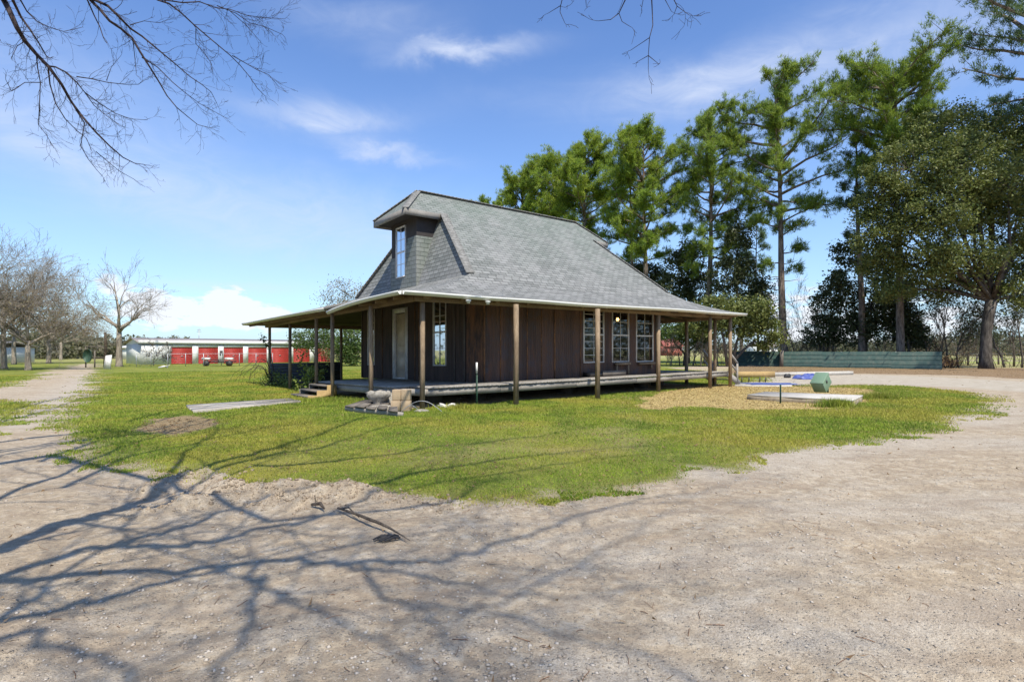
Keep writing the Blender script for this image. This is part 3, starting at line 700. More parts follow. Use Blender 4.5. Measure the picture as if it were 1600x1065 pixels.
# hip ends
for (r, e) in ((.29, -.85), (8.39, 9.2)):
    s = -1 if e < 0 else 1
    P_ = [H(r,4.05,ZR), H(e,5.25,ZD), H(e,2.85,ZD)] if s < 0 else [H(r,4.05,ZR), H(e,2.85,ZD), H(e,5.25,ZD)]
    mb.add(P_, [(0,1,2)], [(1.2,0),(0,-1.5),(2.4,-1.5)])
ROOF = mb.build('roof', M['roof_shingles'], HT, label='grey asphalt shingle roof with steep upper part flaring out over the porch')
# underside, rafters, fascia
mb = MB()
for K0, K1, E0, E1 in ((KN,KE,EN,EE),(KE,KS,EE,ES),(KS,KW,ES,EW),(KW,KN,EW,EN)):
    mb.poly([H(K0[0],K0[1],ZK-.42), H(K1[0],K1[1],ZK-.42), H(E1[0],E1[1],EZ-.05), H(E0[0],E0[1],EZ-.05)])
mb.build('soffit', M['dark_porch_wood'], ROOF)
mb = MB(True)
for k in range(14):   # rafters, right end of the porch and left side
    t_ = (k+.5)/14
    for (K0,K1,E0,E1) in ((KE,KS,EE,ES),(KW,KN,EW,EN),(KN,KE,EN,EE)):
        a = lerp(K0,K1,t_); b = lerp(E0,E1,t_); b = lerp(a, b, .985)
        mb.beam(H(a[0],a[1],ZK-.50), H(b[0],b[1],EZ-.12), .05, .13)
mb.build('rafter', M['rafter_wood'], ROOF)
mb = MB(True)
mb.beam(H(-2.85,-1.42,2.83), H(12.0,-1.42,2.83), .09, .16); mb.beam(H(-2.85,-1.37,2.83), H(-2.85,11.8,2.83), .09, .16); mb.beam(H(12,-1.36,2.83), H(12,11.8,2.83), .09, .16); mb.beam(H(-2.8,11.75,2.83), H(11.95,11.75,2.83), .09, .16)
mb.build('porch_beam', M['rafter_wood'], HT)
mb = MB(True)
for a, b in ((EN,EE),(EE,ES),(ES,EW),(EW,EN)):
    mb.beam(H(a[0],a[1],EZ-.05), H(b[0],b[1],EZ-.05), .03, .10)
mb.build('fascia', M['fascia_grey'], ROOF)
mb = MB(True); mc_ = MB(True)   # dormer eave boards
for e, rr_ in ((-.85, .64), (9.2, 8.3)):
    for a, b in (((e,2.85),(e,5.25)), ((e,2.85),(rr_,2.85)), ((e,5.25),(rr_,5.25))):
        mb.beam(H(a[0],a[1],ZD-.11), H(b[0],b[1],ZD-.11), .03, .21)
    mc_.poly([H(e+(.02 if e<0 else -.02),2.87,ZD-.13), H(rr_,2.87,ZD-.13), H(rr_,5.23,ZD-.13), H(e+(.02 if e<0 else -.02),5.23,ZD-.13)])
mb.build('dormer_fascia', M['fascia_grey'], ROOF); mc_.build('dormer_soffit', M['dormer_dark'], ROOF)
mb = MB()   # shingle caps along ridges and hips
def cap(a, b, w=.24):
    a = Vector(a); b = Vector(b); n = max(2, int((b-a).length/.16))
    for i in range(n):
        p = a+(b-a)*(i/n); q = a+(b-a)*((i+1.02)/n); mb.beam(p+Vector((0,0,.004)), q+Vector((0,0,.012)), w, .028)
    mb.cut()
cap(H(.29,4.05,ZR+.01), H(8.39,4.05,ZR+.01)); cap(H(KN[0],KN[1],ZK+.02), H(rt0[0],rt0[1],ZD+.02), .26); cap(H(KE[0],KE[1],ZK+.02), H(rt1[0],rt1[1],ZD+.02)); cap(H(-.85,2.85,ZD+.01), H(.29,4.05,ZR+.01))
cap(H(KW[0],KW[1],ZK+.02), H(.64,5.25,ZD+.02)); cap(H(-.85,5.25,ZD+.01), H(.29,4.05,ZR+.01)); cap(H(9.2,2.85,ZD+.01), H(8.39,4.05,ZR+.01))
mb.build('ridge_cap', M['cap_shingle'], ROOF)
# dormer walls
UD, DV0, DV1 = -.27, 3.12, 4.98
wv0, wv1, wz0, wz1 = 3.92, 4.56, 4.27, 6.03
ztop = ZD-.12
mb = MB(True)
def dpl(v0, v1, z0, z1, u=UD): mb.poly([H(u,v0,z0),H(u,v0,z1),H(u,v1,z1),H(u,v1,z0)])
zs = 5.55
dpl(DV0, wv0-.05, zs, ztop); dpl(wv1+.05, DV1, 5.0, ztop); dpl(wv0-.05, wv1+.05, wz1+.05, ztop)
mb.poly([H(UD,DV0,zs), H(.8,DV0,zs), H(.8,DV0,ztop), H(UD,DV0,ztop)]); mb.poly([H(UD,DV1,3.9), H(.8,DV1,3.9), H(.8,DV1,ztop), H(UD,DV1,ztop)])
DM = mb.build('dormer_wall', M['dormer_dark'], HT)
mb = MB()
def sh(pts, e):
    o = np.array(pts[0]); e = np.array(e)/np.linalg.norm(e); mb.add(pts, [tuple(range(len(pts)))], [((np.array(p)-o).dot(e), p[2]) for p in pts])
ev = (CV[0], CV[1], 0); eu = (CU[0], CU[1], 0)
sh([H(UD-.03,DV0-.02,3.8),H(UD-.03,DV0-.02,zs),H(UD-.03,wv0-.22,zs),H(UD-.03,wv0-.05,5.1),H(UD-.03,wv0-.05,3.8)], ev)
sh([H(UD-.03,wv0-.05,3.8),H(UD-.03,wv0-.05,wz0-.06),H(UD-.03,wv1+.05,wz0-.06),H(UD-.03,wv1+.05,3.8)], ev)
sh([H(UD-.03,wv1+.05,3.8),H(UD-.03,wv1+.05,5.0),H(UD-.03,DV1+.02,5.0),H(UD-.03,DV1+.02,3.8)], ev)
sh([H(UD-.03,DV0-.02,3.8),H(.5,DV0-.02,3.8),H(.5,DV0-.02,zs),H(UD-.03,DV0-.02,zs)], eu)
mb.build('shingle_skirt', M['dormer_shingles'], DM)
mb = MB(); hbox(mb, UD+.05, UD+.07, DV0+.1, DV1-.1, 4.0, ztop-.05); mb.build('dark_backing', M['interior'], DM)
window('D', wv0, wv1, wz0, wz1, 4, 2, label='tall white framed dormer window')

# gutters: front right run and left run, swept trough profile
def gutter(path, label, w=.11, h=.095, mat='white_gutter'):
    mb = MB(); P_ = [Vector(p) for p in path]; prof = [(0,0),(0,-h),(w*.6,-h),(w*.8,-h*.55),(w,-h*.45),(w,0),(w-.012,0),(w-.012,-h*.4),(w*.55,-h+.015),(.012,-h+.015),(.012,0)]
    V = []; n = len(prof)
    for i, p in enumerate(P_):
        d = (P_[min(i+1, len(P_)-1)]-P_[max(i-1, 0)]); d.z = 0; d.normalize(); out = Vector((d.y, -d.x, 0))
        for a, b in prof: V.append(p+out*a+Vector((0,0,b)))
    f = [(i*n+j, i*n+(j+1) % n, (i+1)*n+(j+1) % n, (i+1)*n+j) for i in range(len(P_)-1) for j in range(n)]
    f += [tuple(range(n))[::-1], tuple(range((len(P_)-1)*n, len(P_)*n))]
    mb.add(V, f); return mb.build('gutter', M[mat], HT, label=label)
def gp(u, v, dz=0): return H(u, v, EZ-.005+dz)
pathB = []
for k in range(0, 33):
    s = k/32; a = lerp((EN[0], EN[1]-.02), (EE[0], EE[1]-.02), s)
    sag = -.035*math.exp(-((a[0]-2.6)/1.5)**2)-.02*math.sin(s*9)**2
    pathB.append(gp(a[0], a[1], sag))
gutter(pathB, 'white gutter along the long front eave')
pathA = []
for k in range(0, 15):
    a = lerp((EW[0]-.02, EW[1]), (EN[0]-.02, 3.3), k/14); pathA.append(gp(a[0], a[1], -.03*(k/14)**3))
gutter(pathA, 'white gutter with a broken end along the left eave')
pathA2 = []
for k in range(0, 13):
    s = k/12; a = lerp((EN[0]-.02, 2.95), (EN[0]-.02, EN[1]), s); pathA2.append(gp(a[0]-.05*(1-s)**3, a[1], -.17*(1-s)**3))
gutter(pathA2, 'drooping white gutter piece near the porch corner', .10, .09)
mb = MB()
for px in (731, 761):
    u, _ = onV(px, -1.78); a = H(u, -1.78, EZ-.15)
    mb.lathe([(.07,0),(.07,-.03),(.045,-.05),(.04,-.09),(0.01,-.09)], a, 8); mb.cut()
mb.build('gutter_outlet', M['white_gutter'], HT)

# ---- deck
DECK = [(-2.8,5.75),(-2.8,.25),(-2.3,-1.05),(-.1,-1.38),(12.0,-1.3),(12.0,9.2),(8.85,9.2),(8.85,-.03),(.3,-.03),(-.03,.5),(-.03,5.75)]
mb = MB()
def deckboards(u0, u1, v0, v1, along, cut=None):
    step = .145
    if along == 'u':   # boards run along v, stacked along u
        k = u0
        while k < u1-.01:
            e = min(k+step-.008, u1); va = v0(k) if callable(v0) else v0; vb = v0(e) if callable(v0) else v0
            dz = rngd.uniform(-.004, .004)
            mb.hexa([H(k,va,FZ-.04),H(e,vb,FZ-.04),H(e,v1,FZ-.04),H(k,v1,FZ-.04),H(k,va,FZ+dz),H(e,vb,FZ+dz),H(e,v1,FZ+dz),H(k,v1,FZ+dz)]); k += step
    else:
        k = v0
        while k < v1-.01:
            e = min(k+step-.008, v1); ua = u0(k) if callable(u0) else u0; ub = u0(e) if callable(u0) else u0
            dz = rngd.uniform(-.004, .004)
            mb.hexa([H(ua,k,FZ-.04),H(u1,k,FZ-.04),H(u1,e,FZ-.04),H(ub,e,FZ-.04),H(ua,k,FZ+dz),H(u1,k,FZ+dz),H(u1,e,FZ+dz),H(ub,e,FZ+dz)]); k += step
rngd = random.Random(5)
lim = lambda u: -1.38+max(0, (-.1-u))*.15 if u < -.1 else -1.38+.0066*u
deckboards(-2.25, 12.0, lambda u: lim(u)-.02+rngd.uniform(-.012, .012), -.03, 'u')
deckboards(lambda v: -2.82 if v > .25 else -2.82+(.25-v)*.39, -.03, -.03, 5.75, 'v')
deckboards(8.85, 12.02, -.03, 9.2, 'v')
mb.build('porch_deck', M['grey_deck_wood'], HT)
mb = MB(True)
ring = [(-2.76,5.7),(-2.76,.27),(-2.27,-1.0),(-.1,-1.34),(12.0,-1.27),(12.0,9.15)]
for i, (a, b) in enumerate(zip(ring[:-1], ring[1:])):
    n = 4 if i >= 3 else 1
    for k in range(n):
        p = lerp(a, b, k/n+.001); q = lerp(a, b, (k+1)/n-.001); dz = rngd.uniform(-.012, .0)
        mb.beam(H(p[0],p[1],FZ-.135+dz), H(q[0],q[1],FZ-.135+dz), .045, .18)
hbox(mb, -2.72, 0, 5.66, 5.70, FZ-.225, FZ-.045)
mb.build('rim_joist', M['grey_deck_wood'], HT)
for (u, v) in ((-1.3,.3),(10.3,1.0),(-1.4,2.5),(-1.4,4.8),(.4,.5),(8.4,.4),(4.2,.5),(2,4),(6,4)):
    mb = MB(); hbox(mb, u-.2, u+.2, v-.2, v+.2, -.05, FZ-.23); mb.build('pier', M['dark_trim'], HT)  # piers coloured dark to carry the deep shade under the deck
# posts
def post(u, v, w=.1, top=2.78, base=-.15, lean=(0,0), mat='weathered_post'):
    mb = MB(); a = w/2; ch = .0
    n = 6
    for k in range(n):
        pass
    x0, y0, _ = H(u, v, 0); x1, y1, zt = H(u+lean[0], v+lean[1], top); g0 = ghs(x0, y0)+base
    dx = CU*a; dy = CV*a
    c0 = [(x0-dx[0]-dy[0], y0-dx[1]-dy[1], g0),(x0+dx[0]-dy[0], y0+dx[1]-dy[1], g0),(x0+dx[0]+dy[0], y0+dx[1]+dy[1], g0),(x0-dx[0]+dy[0], y0-dx[1]+dy[1], g0)]
    c1 = [(x1-dx[0]-dy[0], y1-dx[1]-dy[1], zt),(x1+dx[0]-dy[0], y1+dx[1]-dy[1], zt),(x1+dx[0]+dy[0], y1+dx[1]+dy[1], zt),(x1-dx[0]+dy[0], y1-dx[1]+dy[1], zt)]
    mb.hexa(c0+c1); return mb.build('porch_post', M[mat], HT)
def pxpost(px, Y, **k):
    X = (px-CX)/F*Y; u = (X-CO[0])*CU[0]+(Y-CO[1])*CU[1]; v = (X-CO[0])*CV[0]+(Y-CO[1])*CV[1]
    post(u, v, **k); return u, v
for px, Y, w in ((660,13.65,.098),(804.5,14.96,.108),(929.5,16.95,.112),(1022,19.75,.112),(1100.5,21.75,.105),(1131,22.75,.105),(582,14.8,.095),(524.5,17.2,.095),(501,18.8,.092),(462,21.3,.095),(432,23.9,.095)):
    pxpost(px, Y, w=w)
for u, v in ((.48,11.7),(4.5,11.7),(8.3,11.7),(12,11.7),(12,8),(12,4.3)): post(u, v)
post(11.95, .66, w=.11); post(11.95, -.72, w=.1)
# low sided screen at the left end of the porch
mb = MB()
for k in range(7): 
    z = .02+k*.135; mb.hexa([H(-2.7,11.68-.02,z,0),H(.42,11.66,z,0),H(.42,11.72,z,0),H(-2.7,11.72,z,0),H(-2.7,11.69,z+.133,0),H(.42,11.69,z+.133,0),H(.42,11.72,z+.133,0),H(-2.7,11.72,z+.133,0)])
mb.build('porch_screen', M['siding_grey'], HT, label='low dark horizontal board screen between left porch posts')

# ---- steps
def steps_front():
    o = H(-2.85, 4.5, 0)
    T = thing('wooden_steps', 'three grey treads with a pale wood stringer climbing to the left side of the porch', 'steps', (o[0], o[1], 0))
    for k in range(3):
        mb = MB(); u1 = -2.86-.30*k; z = FZ-.06-.155*k
        hbox(mb, u1-.33, u1, 3.72, 5.25, z-.05, z); mb.build('tread', M['aged_board'], T)
        mb = MB(); hbox(mb, u1-.03, u1-.001, 3.75, 5.22, z-.155, z-.052); mb.build('riser', M['dark_porch_wood'], T)
    for v, m in ((3.60, 'pale_new_wood'), (5.27, 'aged_board')):
        mb = MB(); u = -2.88
        pts = [(u,FZ-.05),(u-.30,FZ-.05),(u-.30,FZ-.21),(u-.62,FZ-.21),(u-.62,FZ-.36),(u-.9,FZ-.36),(u-.9,0.02),(u-.62,0.02),(u,FZ-.36)]
        V = [H(a, v, b) for a, b in pts]+[H(a, v+.05, b) for a, b in pts]; n = len(pts)
        mb.add(V, [tuple(range(n)), tuple(range(n, 2*n))[::-1]]+[(i, i+n, (i+1) % n+n, (i+1) % n) for i in range(n)])
        mb.build('stringer', M[m], T)
steps_front()
def fallen_steps():
    a = gnd(545, 641); T = thing('collapsed_steps', 'low collapsed dark wooden step frame lying on grass by the porch corner', 'steps', (a[0], a[1], 0))
    A = np.array(gnd(539,642)); B = np.array(gnd(622,651)); C = np.array(gnd(618,634)); Dd = np.array(gnd(572,632))
    for k in range(5):
        t_ = k/4.6; p = A+(B-A)*t_*.95; q = Dd+(C-Dd)*t_*.95; mb = MB(); e = (B-A)*.17
        z = .10+.02*(k % 2)
        mb.hexa([(p[0],p[1],z),(p[0]+e[0],p[1]+e[1],z),(q[0]+e[0]*.8,q[1]+e[1]*.8,z+.02),(q[0],q[1],z+.02),(p[0],p[1],z+.035),(p[0]+e[0],p[1]+e[1],z+.035),(q[0]+e[0]*.8,q[1]+e[1]*.8,z+.055),(q[0],q[1],z+.055)])
        mb.build('tread', M['aged_board'], T)
    mb = MB(True); mb.beam((A[0],A[1]+.03,.05),(B[0]+.1,B[1]+.05,.05),.04,.1); mb.beam((Dd[0],Dd[1],.06),(C[0],C[1],.06),.04,.1); mb.build('frame', M['walk_board'], T)
fallen_steps()
def rear_steps():
    o = H(12.1, -1.0, 0); T = thing('wooden_steps', 'grey wooden steps with handrail descending off the right end of the porch', 'steps', (o[0], o[1], 0))
    for k in range(3):
        mb = MB(); u0 = 12.1+.28*k; z = FZ-.07-.15*k; hbox(mb, u0, u0+.3, -1.15, -.1, z-.04, z); mb.build('tread', M['grey_deck_wood'], T)
    for v in (-1.22, -.08):
        mb = MB(); mb.beam(H(12.06,v,FZ-.1), H(13.05,v,.08,0), .045, .24); mb.build('stringer', M['grey_deck_wood'], T)
        mb = MB(True); mb.beam(H(12.1,v,FZ+.9), H(12.9,v,.85), .05, .09); mb.beam(H(12.85,v,.85), H(12.85,v,.05,0), .08, .08, (1,0,0)); mb.beam(H(12.15,v,FZ+.45), H(12.85,v,.5), .04, .07); mb.build('handrail', M['grey_deck_wood'], T)
rear_steps()
# board walk
def slabpx(name, label, cat, quad, z, mat, nb=1, group=None):
    q = [np.array(gnd(*p, z)) for p in quad]; o = sum(q)/4
    mb = MB()
    for k in range(nb):
        a = lerp(q[0], q[3], k/nb+.004); b = lerp(q[1], q[2], k/nb+.004); c = lerp(q[1], q[2], (k+1)/nb-.004); d = lerp(q[0], q[3], (k+1)/nb-.004)
        dz = rngd.uniform(-.006, .006)
        mb.hexa([(p[0],p[1],zz) for zz in (-.08, z+dz) for p in (d, c, b, a)])
    ob = mb.build(name, M[mat]); return tag(ob, label, cat, group)
slabpx('board_walk', 'long grey weathered boardwalk lying in grass left of the porch steps', 'boardwalk', [(291,632),(452,621.5),(470,626),(303,642)], .06, 'walk_board', 3)
# concrete slab, box, stakes
def slab2():
    q = [np.array(gnd(*p, .16)) for p in [(1196,611.5),(1349,617),(1333,625),(1168,616)]]; c = sum(q)/4
    T = thing('concrete_slab', 'pale concrete slab under the tilted green utility box', 'slab', (c[0], c[1], 0))
    n = 10
    def ring(z, s, j):
        out = []
        for i in range(4):
            for k in range(n):
                p = q[i]+(q[(i+1) % 4]-q[i])*k/n; d = p-c; out.append(tuple(c+d*(s+j*(float(vnoise(np.array([p[0]*3]), np.array([p[1]*3]), 5)[0])-.5)))+(z,))
        return out
    m = 4*n; V = ring(-.1, 1.0, .03)+ring(.04, 1.0, .05)+ring(.13, .995, .03); mb = MB()
    mb.add(V, [(i+r*m, i+r*m+m, (i+1) % m+r*m+m, (i+1) % m+r*m) for r in range(2) for i in range(m)]+[tuple(range(2*m, 3*m))[::-1]]); mb.build('slab_edge', M['slab_side'], T)
    V = ring(.131, 1.0, .01)+ring(.16, .997, .01); mb = MB(); mb.add(V, [(i, i+m, (i+1) % m+m, (i+1) % m) for i in range(m)]+[tuple(range(m, 2*m))[::-1], tuple(range(m))]); mb.build('slab_top', M['concrete'], T)
paint('slab_side', (.33,.27,.19), .95, .8, (.15,.11,.07), 0, 6)
slab2()
def crate():
    p = at(1272, 614, 17.5); p.z = .165; T = thing('utility_box', 'green metal utility box tipped on its edge on the concrete slab', 'utility box', tuple(p))
    a, th = R(-54), R(40); e1 = Vector((math.cos(a), math.sin(a), 0)); b = Vector((-math.sin(a), math.cos(a), 0))
    e2 = b*math.cos(th)+Vector((0,0,math.sin(th))); e3 = b*math.sin(th)-Vector((0,0,math.cos(th)))   # e2 back and up, e3 down
    O = p-e3*.42
    def blk(x0,x1,y0,y1,z0,z1): mb = MB(); mb.hexa([O+e1*x+e2*y+e3*z for x,y,z in ((x0,y0,z1),(x1,y0,z1),(x1,y1,z1),(x0,y1,z1),(x0,y0,z0),(x1,y0,z0),(x1,y1,z0),(x0,y1,z0))]); return mb
    o = blk(0,.38,0,.50,.062,.42).build('body', M['box_green'], T); md = o.modifiers.new('bev', 'BEVEL'); md.width = .012; md.segments = 2
    o = blk(-.012,.392,-.012,.512,0,.06).build('lid', M['box_green'], T); md = o.modifiers.new('bev', 'BEVEL'); md.width = .012; md.segments = 2
    blk(.3805,.395,.20,.27,.10,.2).build('latch', M['dark_metal'], T)
    q = O+e1*.34+e2*.25+e3*.42; mb = MB(); mb.tube([(q.x, q.y, .162), (q.x, q.y, q.z)], .03, 6); mb.build('foot', M['dark_green_metal'], T)
crate()
def stake(px, py, top, name, label, w=.03, white=False):
    x, y = gnd(px, py); z1 = CAMH+(HZ-top)/F*y; T = thing(name, label, 'stake', (x, y, 0))
    mb = MB(); zz = z1-.30 if white else z1
    mb.box(x-w/2, x+w/2, y-.003, y+.003, -.1, zz); mb.box(x-.003, x+.003, y-w/2*1.2-.003, y-.0035, -.1, zz)
    for k in range(int(zz/.08)): mb.box(x-.006, x+.006, y-w*.6-.012, y-w*.6-.004, .05+k*.08, .065+k*.08)
    mb.build('shaft', M['dark_green_metal'], T)
    if white:
        mb = MB(); mb.box(x-w/2-.002, x+w/2+.002, y-w*.6-.006, y+.005, zz+.001, z1); mb.build('tip', M['white_trim'], T)
stake(745, 634, 566, 'metal_stake', 'green metal fence stake with a white painted tip in front of the long porch', .045, True)
stake(1219.5, 630, 600.5, 'metal_stake', 'short dark metal stake standing in front of the concrete slab', .05)

# rubble by the corner
def lump(name, label, cat, c, r, mat, seed, sq=1.0, n=14, amp=.35):
    mb = MB(); rr = random.Random(seed); V = []; f = []
    for i in range(n+1):
        ph = math.pi*i/n
        for j in range(n):
            a = 2*math.pi*j/n; d = np.array((math.sin(ph)*math.cos(a), math.sin(ph)*math.sin(a), math.cos(ph)))
            d = np.sign(d)*np.abs(d)**(1/(1+sq)) if sq > 1 else d
            nn = 1+amp*(float(fbm(np.array([d[0]*2.3+seed+d[2]]), np.array([d[1]*2.3+d[2]*1.7]), seed, 4)[0])-.47)*2
            V.append((c[0]+d[0]*r[0]*nn, c[1]+d[1]*r[1]*nn, c[2]+d[2]*r[2]*nn))
    for i in range(n):
        for j in range(n): f.append((i*n+j, (i+1)*n+j, (i+1)*n+(j+1) % n, i*n+(j+1) % n))
    mb.add(V, f); o = mb.build(name, M[mat], smooth=False); tag(o, label, cat); return o
p = gnd(592, 639)
def urn():
    T = thing('concrete_planter', 'broken rough concrete planter with a wide rim standing by the porch corner', 'planter', (p[0], p[1], 0))
    prof = [(.10,0),(.13,.04),(.12,.14),(.16,.20),(.24,.30),(.28,.36),(.28,.46),(.25,.47),(.22,.42),(.05,.36)]
    mb = MB(); V = []; n = 20; f = []
    for i, (r, z) in enumerate(prof):
        for j in range(n):
            a = 2*math.pi*j/n; w = 1+.10*(math.sin(3*a+z*9)+.6*math.sin(7*a+4*z))+.5*(float(fbm(np.array([a*2.3]), np.array([z*14]), 3, 3)[0])-.45)
            V.append((p[0]+r*w*math.cos(a)*1.05, p[1]+r*w*math.sin(a)*.8, z+(.02*math.sin(5*a) if z > .35 else 0)))
    f = [(i*n+j, i*n+(j+1) % n, (i+1)*n+(j+1) % n, (i+1)*n+j) for i in range(len(prof)-1) for j in range(n)]+[tuple(range((len(prof)-1)*n, len(prof)*n))]
    mb.add(V, f); mb.build('bowl', M['rough_concrete'], T)
urn()
lump('concrete_chunk', 'rounded chunk of broken concrete between the planter and the block stack', 'rubble', (gnd(610,637)[0], gnd(610,637)[1], .17), (.2,.18,.22), 'rough_concrete', 4, amp=.5)
lump('rubble_mound', 'low heap of dirty concrete rubble beneath the broken planter', 'rubble', (gnd(596,643)[0], gnd(596,643)[1], .03), (.42,.3,.12), 'rough_concrete', 9, amp=.8)
p2 = gnd(627, 643)
for k in range(2):
    mb = MB(); z = .02+k*.27; a = .03*k
    cx, cy = p2[0]+.01*k, p2[1]+.02*k; d = .235-.015*k
    mb.box(cx-d, cx-.01, cy-.12, cy+.12, z, z+.26); mb.box(cx+.01, cx+d, cy-.12, cy+.12, z, z+.26); mb.box(cx-.009, cx+.009, cy-.10, cy+.10, z+.01, z+.25)
    o = mb.build('concrete_block', M['concrete_block']); md = o.modifiers.new('b', 'BEVEL'); md.width = .012; md.segments = 2
    tag(o, ['lower tan concrete block in the stack beside the corner post', 'upper tan concrete block in the stack beside the corner post'][k], 'concrete block', 'tan concrete blocks stacked by the porch')
# cable loop at corner post
mb = MB(); q = gnd(660, 643); pts = []
for k in range(26):
    a = math.pi*k/25; pts.append((q[0]-.5+1.0*k/25, q[1]-.12, .02+.26*math.sin(a)))
mb.tube(pts, .008, 5); pts = [(q[0]-.3+.22*k/8, q[1]-.16, .17*math.cos((k-2)/5)) for k in range(9)]; mb.tube(pts, .007, 5)
tag(mb.build('loose_cable', M['galvanized']), 'thin grey cable looped around the foot of the corner porch post', 'cable')
lump('crumpled_plastic', 'small crumpled pale plastic sheet under the porch edge right of the corner post', 'litter', (gnd(697,638)[0], gnd(697,638)[1], .04), (.22,.12,.07), 'white_trim', 22, amp=1.2)
# foot slab at corner post
lump('post_footing', 'round concrete footing at the base of the corner porch post', 'footing', (gnd(659,643)[0], gnd(659,643)[1], 0), (.2,.16,.07), 'rough_concrete', 30, amp=.3)
# bench-like dark box on the deck below window one
u0, _ = onV(906); u1, _ = onV(934)
T = thing('wooden_crate', 'low dark wooden crate on the porch deck under the open-sash window', 'crate', H(u0, -.35, FZ))
mb = MB(); hbox(mb, u0, u1+.35, -.42, -.07, FZ+.012, FZ+.16); mb.build('box', M['black_plastic'], T); mb = MB(); hbox(mb, u0+.6, u1+.9, -.45, -.43, FZ+.012, FZ+.2); mb.build('plank', M['aged_board'], T)

# ------------------------------------------------------------------ right yard
def greenfence():
    A = np.array(gnd(1143, 571)); B = np.array(gnd(1221, 572.6)); C = np.array(gnd(1472, 577)); 
    T = thing('metal_fence', 'low green ribbed metal fence of long horizontal panels behind the drive', 'fence', (A[0], A[1], 0))
    for a, b, nm in ((A, B, 0), (B, C, 1)):
        a = np.array(a); b = np.array(b); L = np.linalg.norm(b-a); d = (b-a)/L; nr = np.array((d[1], -d[0]))
        if nr[1] > 0: nr = -nr
        n = 3 if nm == 0 else 7
        for i in range(n):
            p = a+d*L*i/n; q = a+d*L*(i+1)/n-d*.0
            mb = MB(); zt = 1.42; prof = []; z = .02
            while z < zt-.02:
                prof += [(0, z), (0, z+.315), (-.03, z+.325), (-.03, z+.35), (0, z+.36)]; z += .36
            prof.append((0, zt))
            V = []; o = .004*(i % 2)
            for pt in (p, q):
                for off, zz_ in prof: V.append((pt[0]+nr[0]*(off+o), pt[1]+nr[1]*(off+o), min(zz_, zt)+.02*math.sin(i*2.1)))
            m = len(prof); mb.add(V, [(j, j+m, j+m+1, j+1) for j in range(m-1)]); mb.build('panel', M['green_metal'], T)
    for px in (1218,):
        x, y = gnd(px, 572.5); mb = MB(); mb.tube([(x, y-.35, -.1), (x+.03, y-.35, 1.5)], .17, 8); mb.build('post', M['aged_board'], T)
    for k in range(6):
        p = B+(C-B)*(k+.5)/6; mb = MB(); mb.tube([(p[0], p[1]+.15, -.1), (p[0], p[1]+.15, 1.42)], .06, 6); mb.build('post', M['galvanized'], T)
greenfence()
# timber edging and low blocks near the drive
def beampx(name, label, cat, a, b, h, w, mat, group=None):
    A = gnd(*a); B = gnd(*b); mb = MB(); mb.beam((A[0],A[1],h/2),(B[0],B[1],h/2), w, h); return tag(mb.build(name, M[mat]), label, cat, group)
beampx('landscape_timber', 'tan timber edging lying past the right porch steps', 'timber', (1150,590), (1208,589), .34, .3, 'pale_new_wood')
beampx('concrete_curb', 'long pale concrete curb at the near left end of the drive', 'curb', (1208,587.5), (1330,585), .22, .3, 'concrete')
for i, px in enumerate((1159, 1170, 1187, 1196)):
    x, y = gnd(px, 597); mb = MB(); mb.tube([(x, y, 0), (x+.01, y, .24)], .03, 6); tag(mb.build('rebar_stub', M['dark_metal']), ['short dark stub sticking up nearest the porch steps','second short dark stub from the porch steps','third short dark stub from the porch steps','short dark stub farthest from the porch steps'][i], 'stub', 'short stubs in the pale slab')
slabpx('slab_floor', 'flat pale concrete floor partly covered by a blue sheet', 'slab', [(1150,597),(1245,597.5),(1236,602),(1148,601.5)], .05, 'concrete')
def tarp(name, label, c, rx, ry, hh, seed):
    mb = MB(); n = 22; V = []
    for i in range(n+1):
        for j in range(n+1):
            x = (i/n-.5)*2; y = (j/n-.5)*2; e = max(abs(x), abs(y)); w = 1+.15*math.sin(5*x+seed)+.12*math.sin(7*y+seed)
            z = hh*max(0, 1-e**2)*(.3+1.4*float(fbm(np.array([x*3+seed]), np.array([y*3]), seed, 3)[0]))
            V.append((c[0]+x*rx*w, c[1]+y*ry*w, c[2]+z))
    mb.add(V, [(i*(n+1)+j, (i+1)*(n+1)+j, (i+1)*(n+1)+j+1, i*(n+1)+j+1) for i in range(n) for j in range(n)])
    tag(mb.build(name, M['blue_tarp'], smooth=True), label, 'tarp')
c = gnd(1203, 599.5, .06); tarp('tarp', 'flat faded blue tarp spread on the pale slab', (c[0], c[1], .065), 1.0, .55, .03, 2)
c = gnd(1264, 592); tarp('tarp', 'crumpled blue tarp heap on the drive behind the utility box', (c[0], c[1], .02), .7, .45, .28, 5)
lump('black_bag', 'small black bag lying on the drive left of the crumpled tarp', 'bag', (gnd(1230,590)[0], gnd(1230,590)[1], .08), (.18,.14,.14), 'black_plastic', 12, amp=.6)

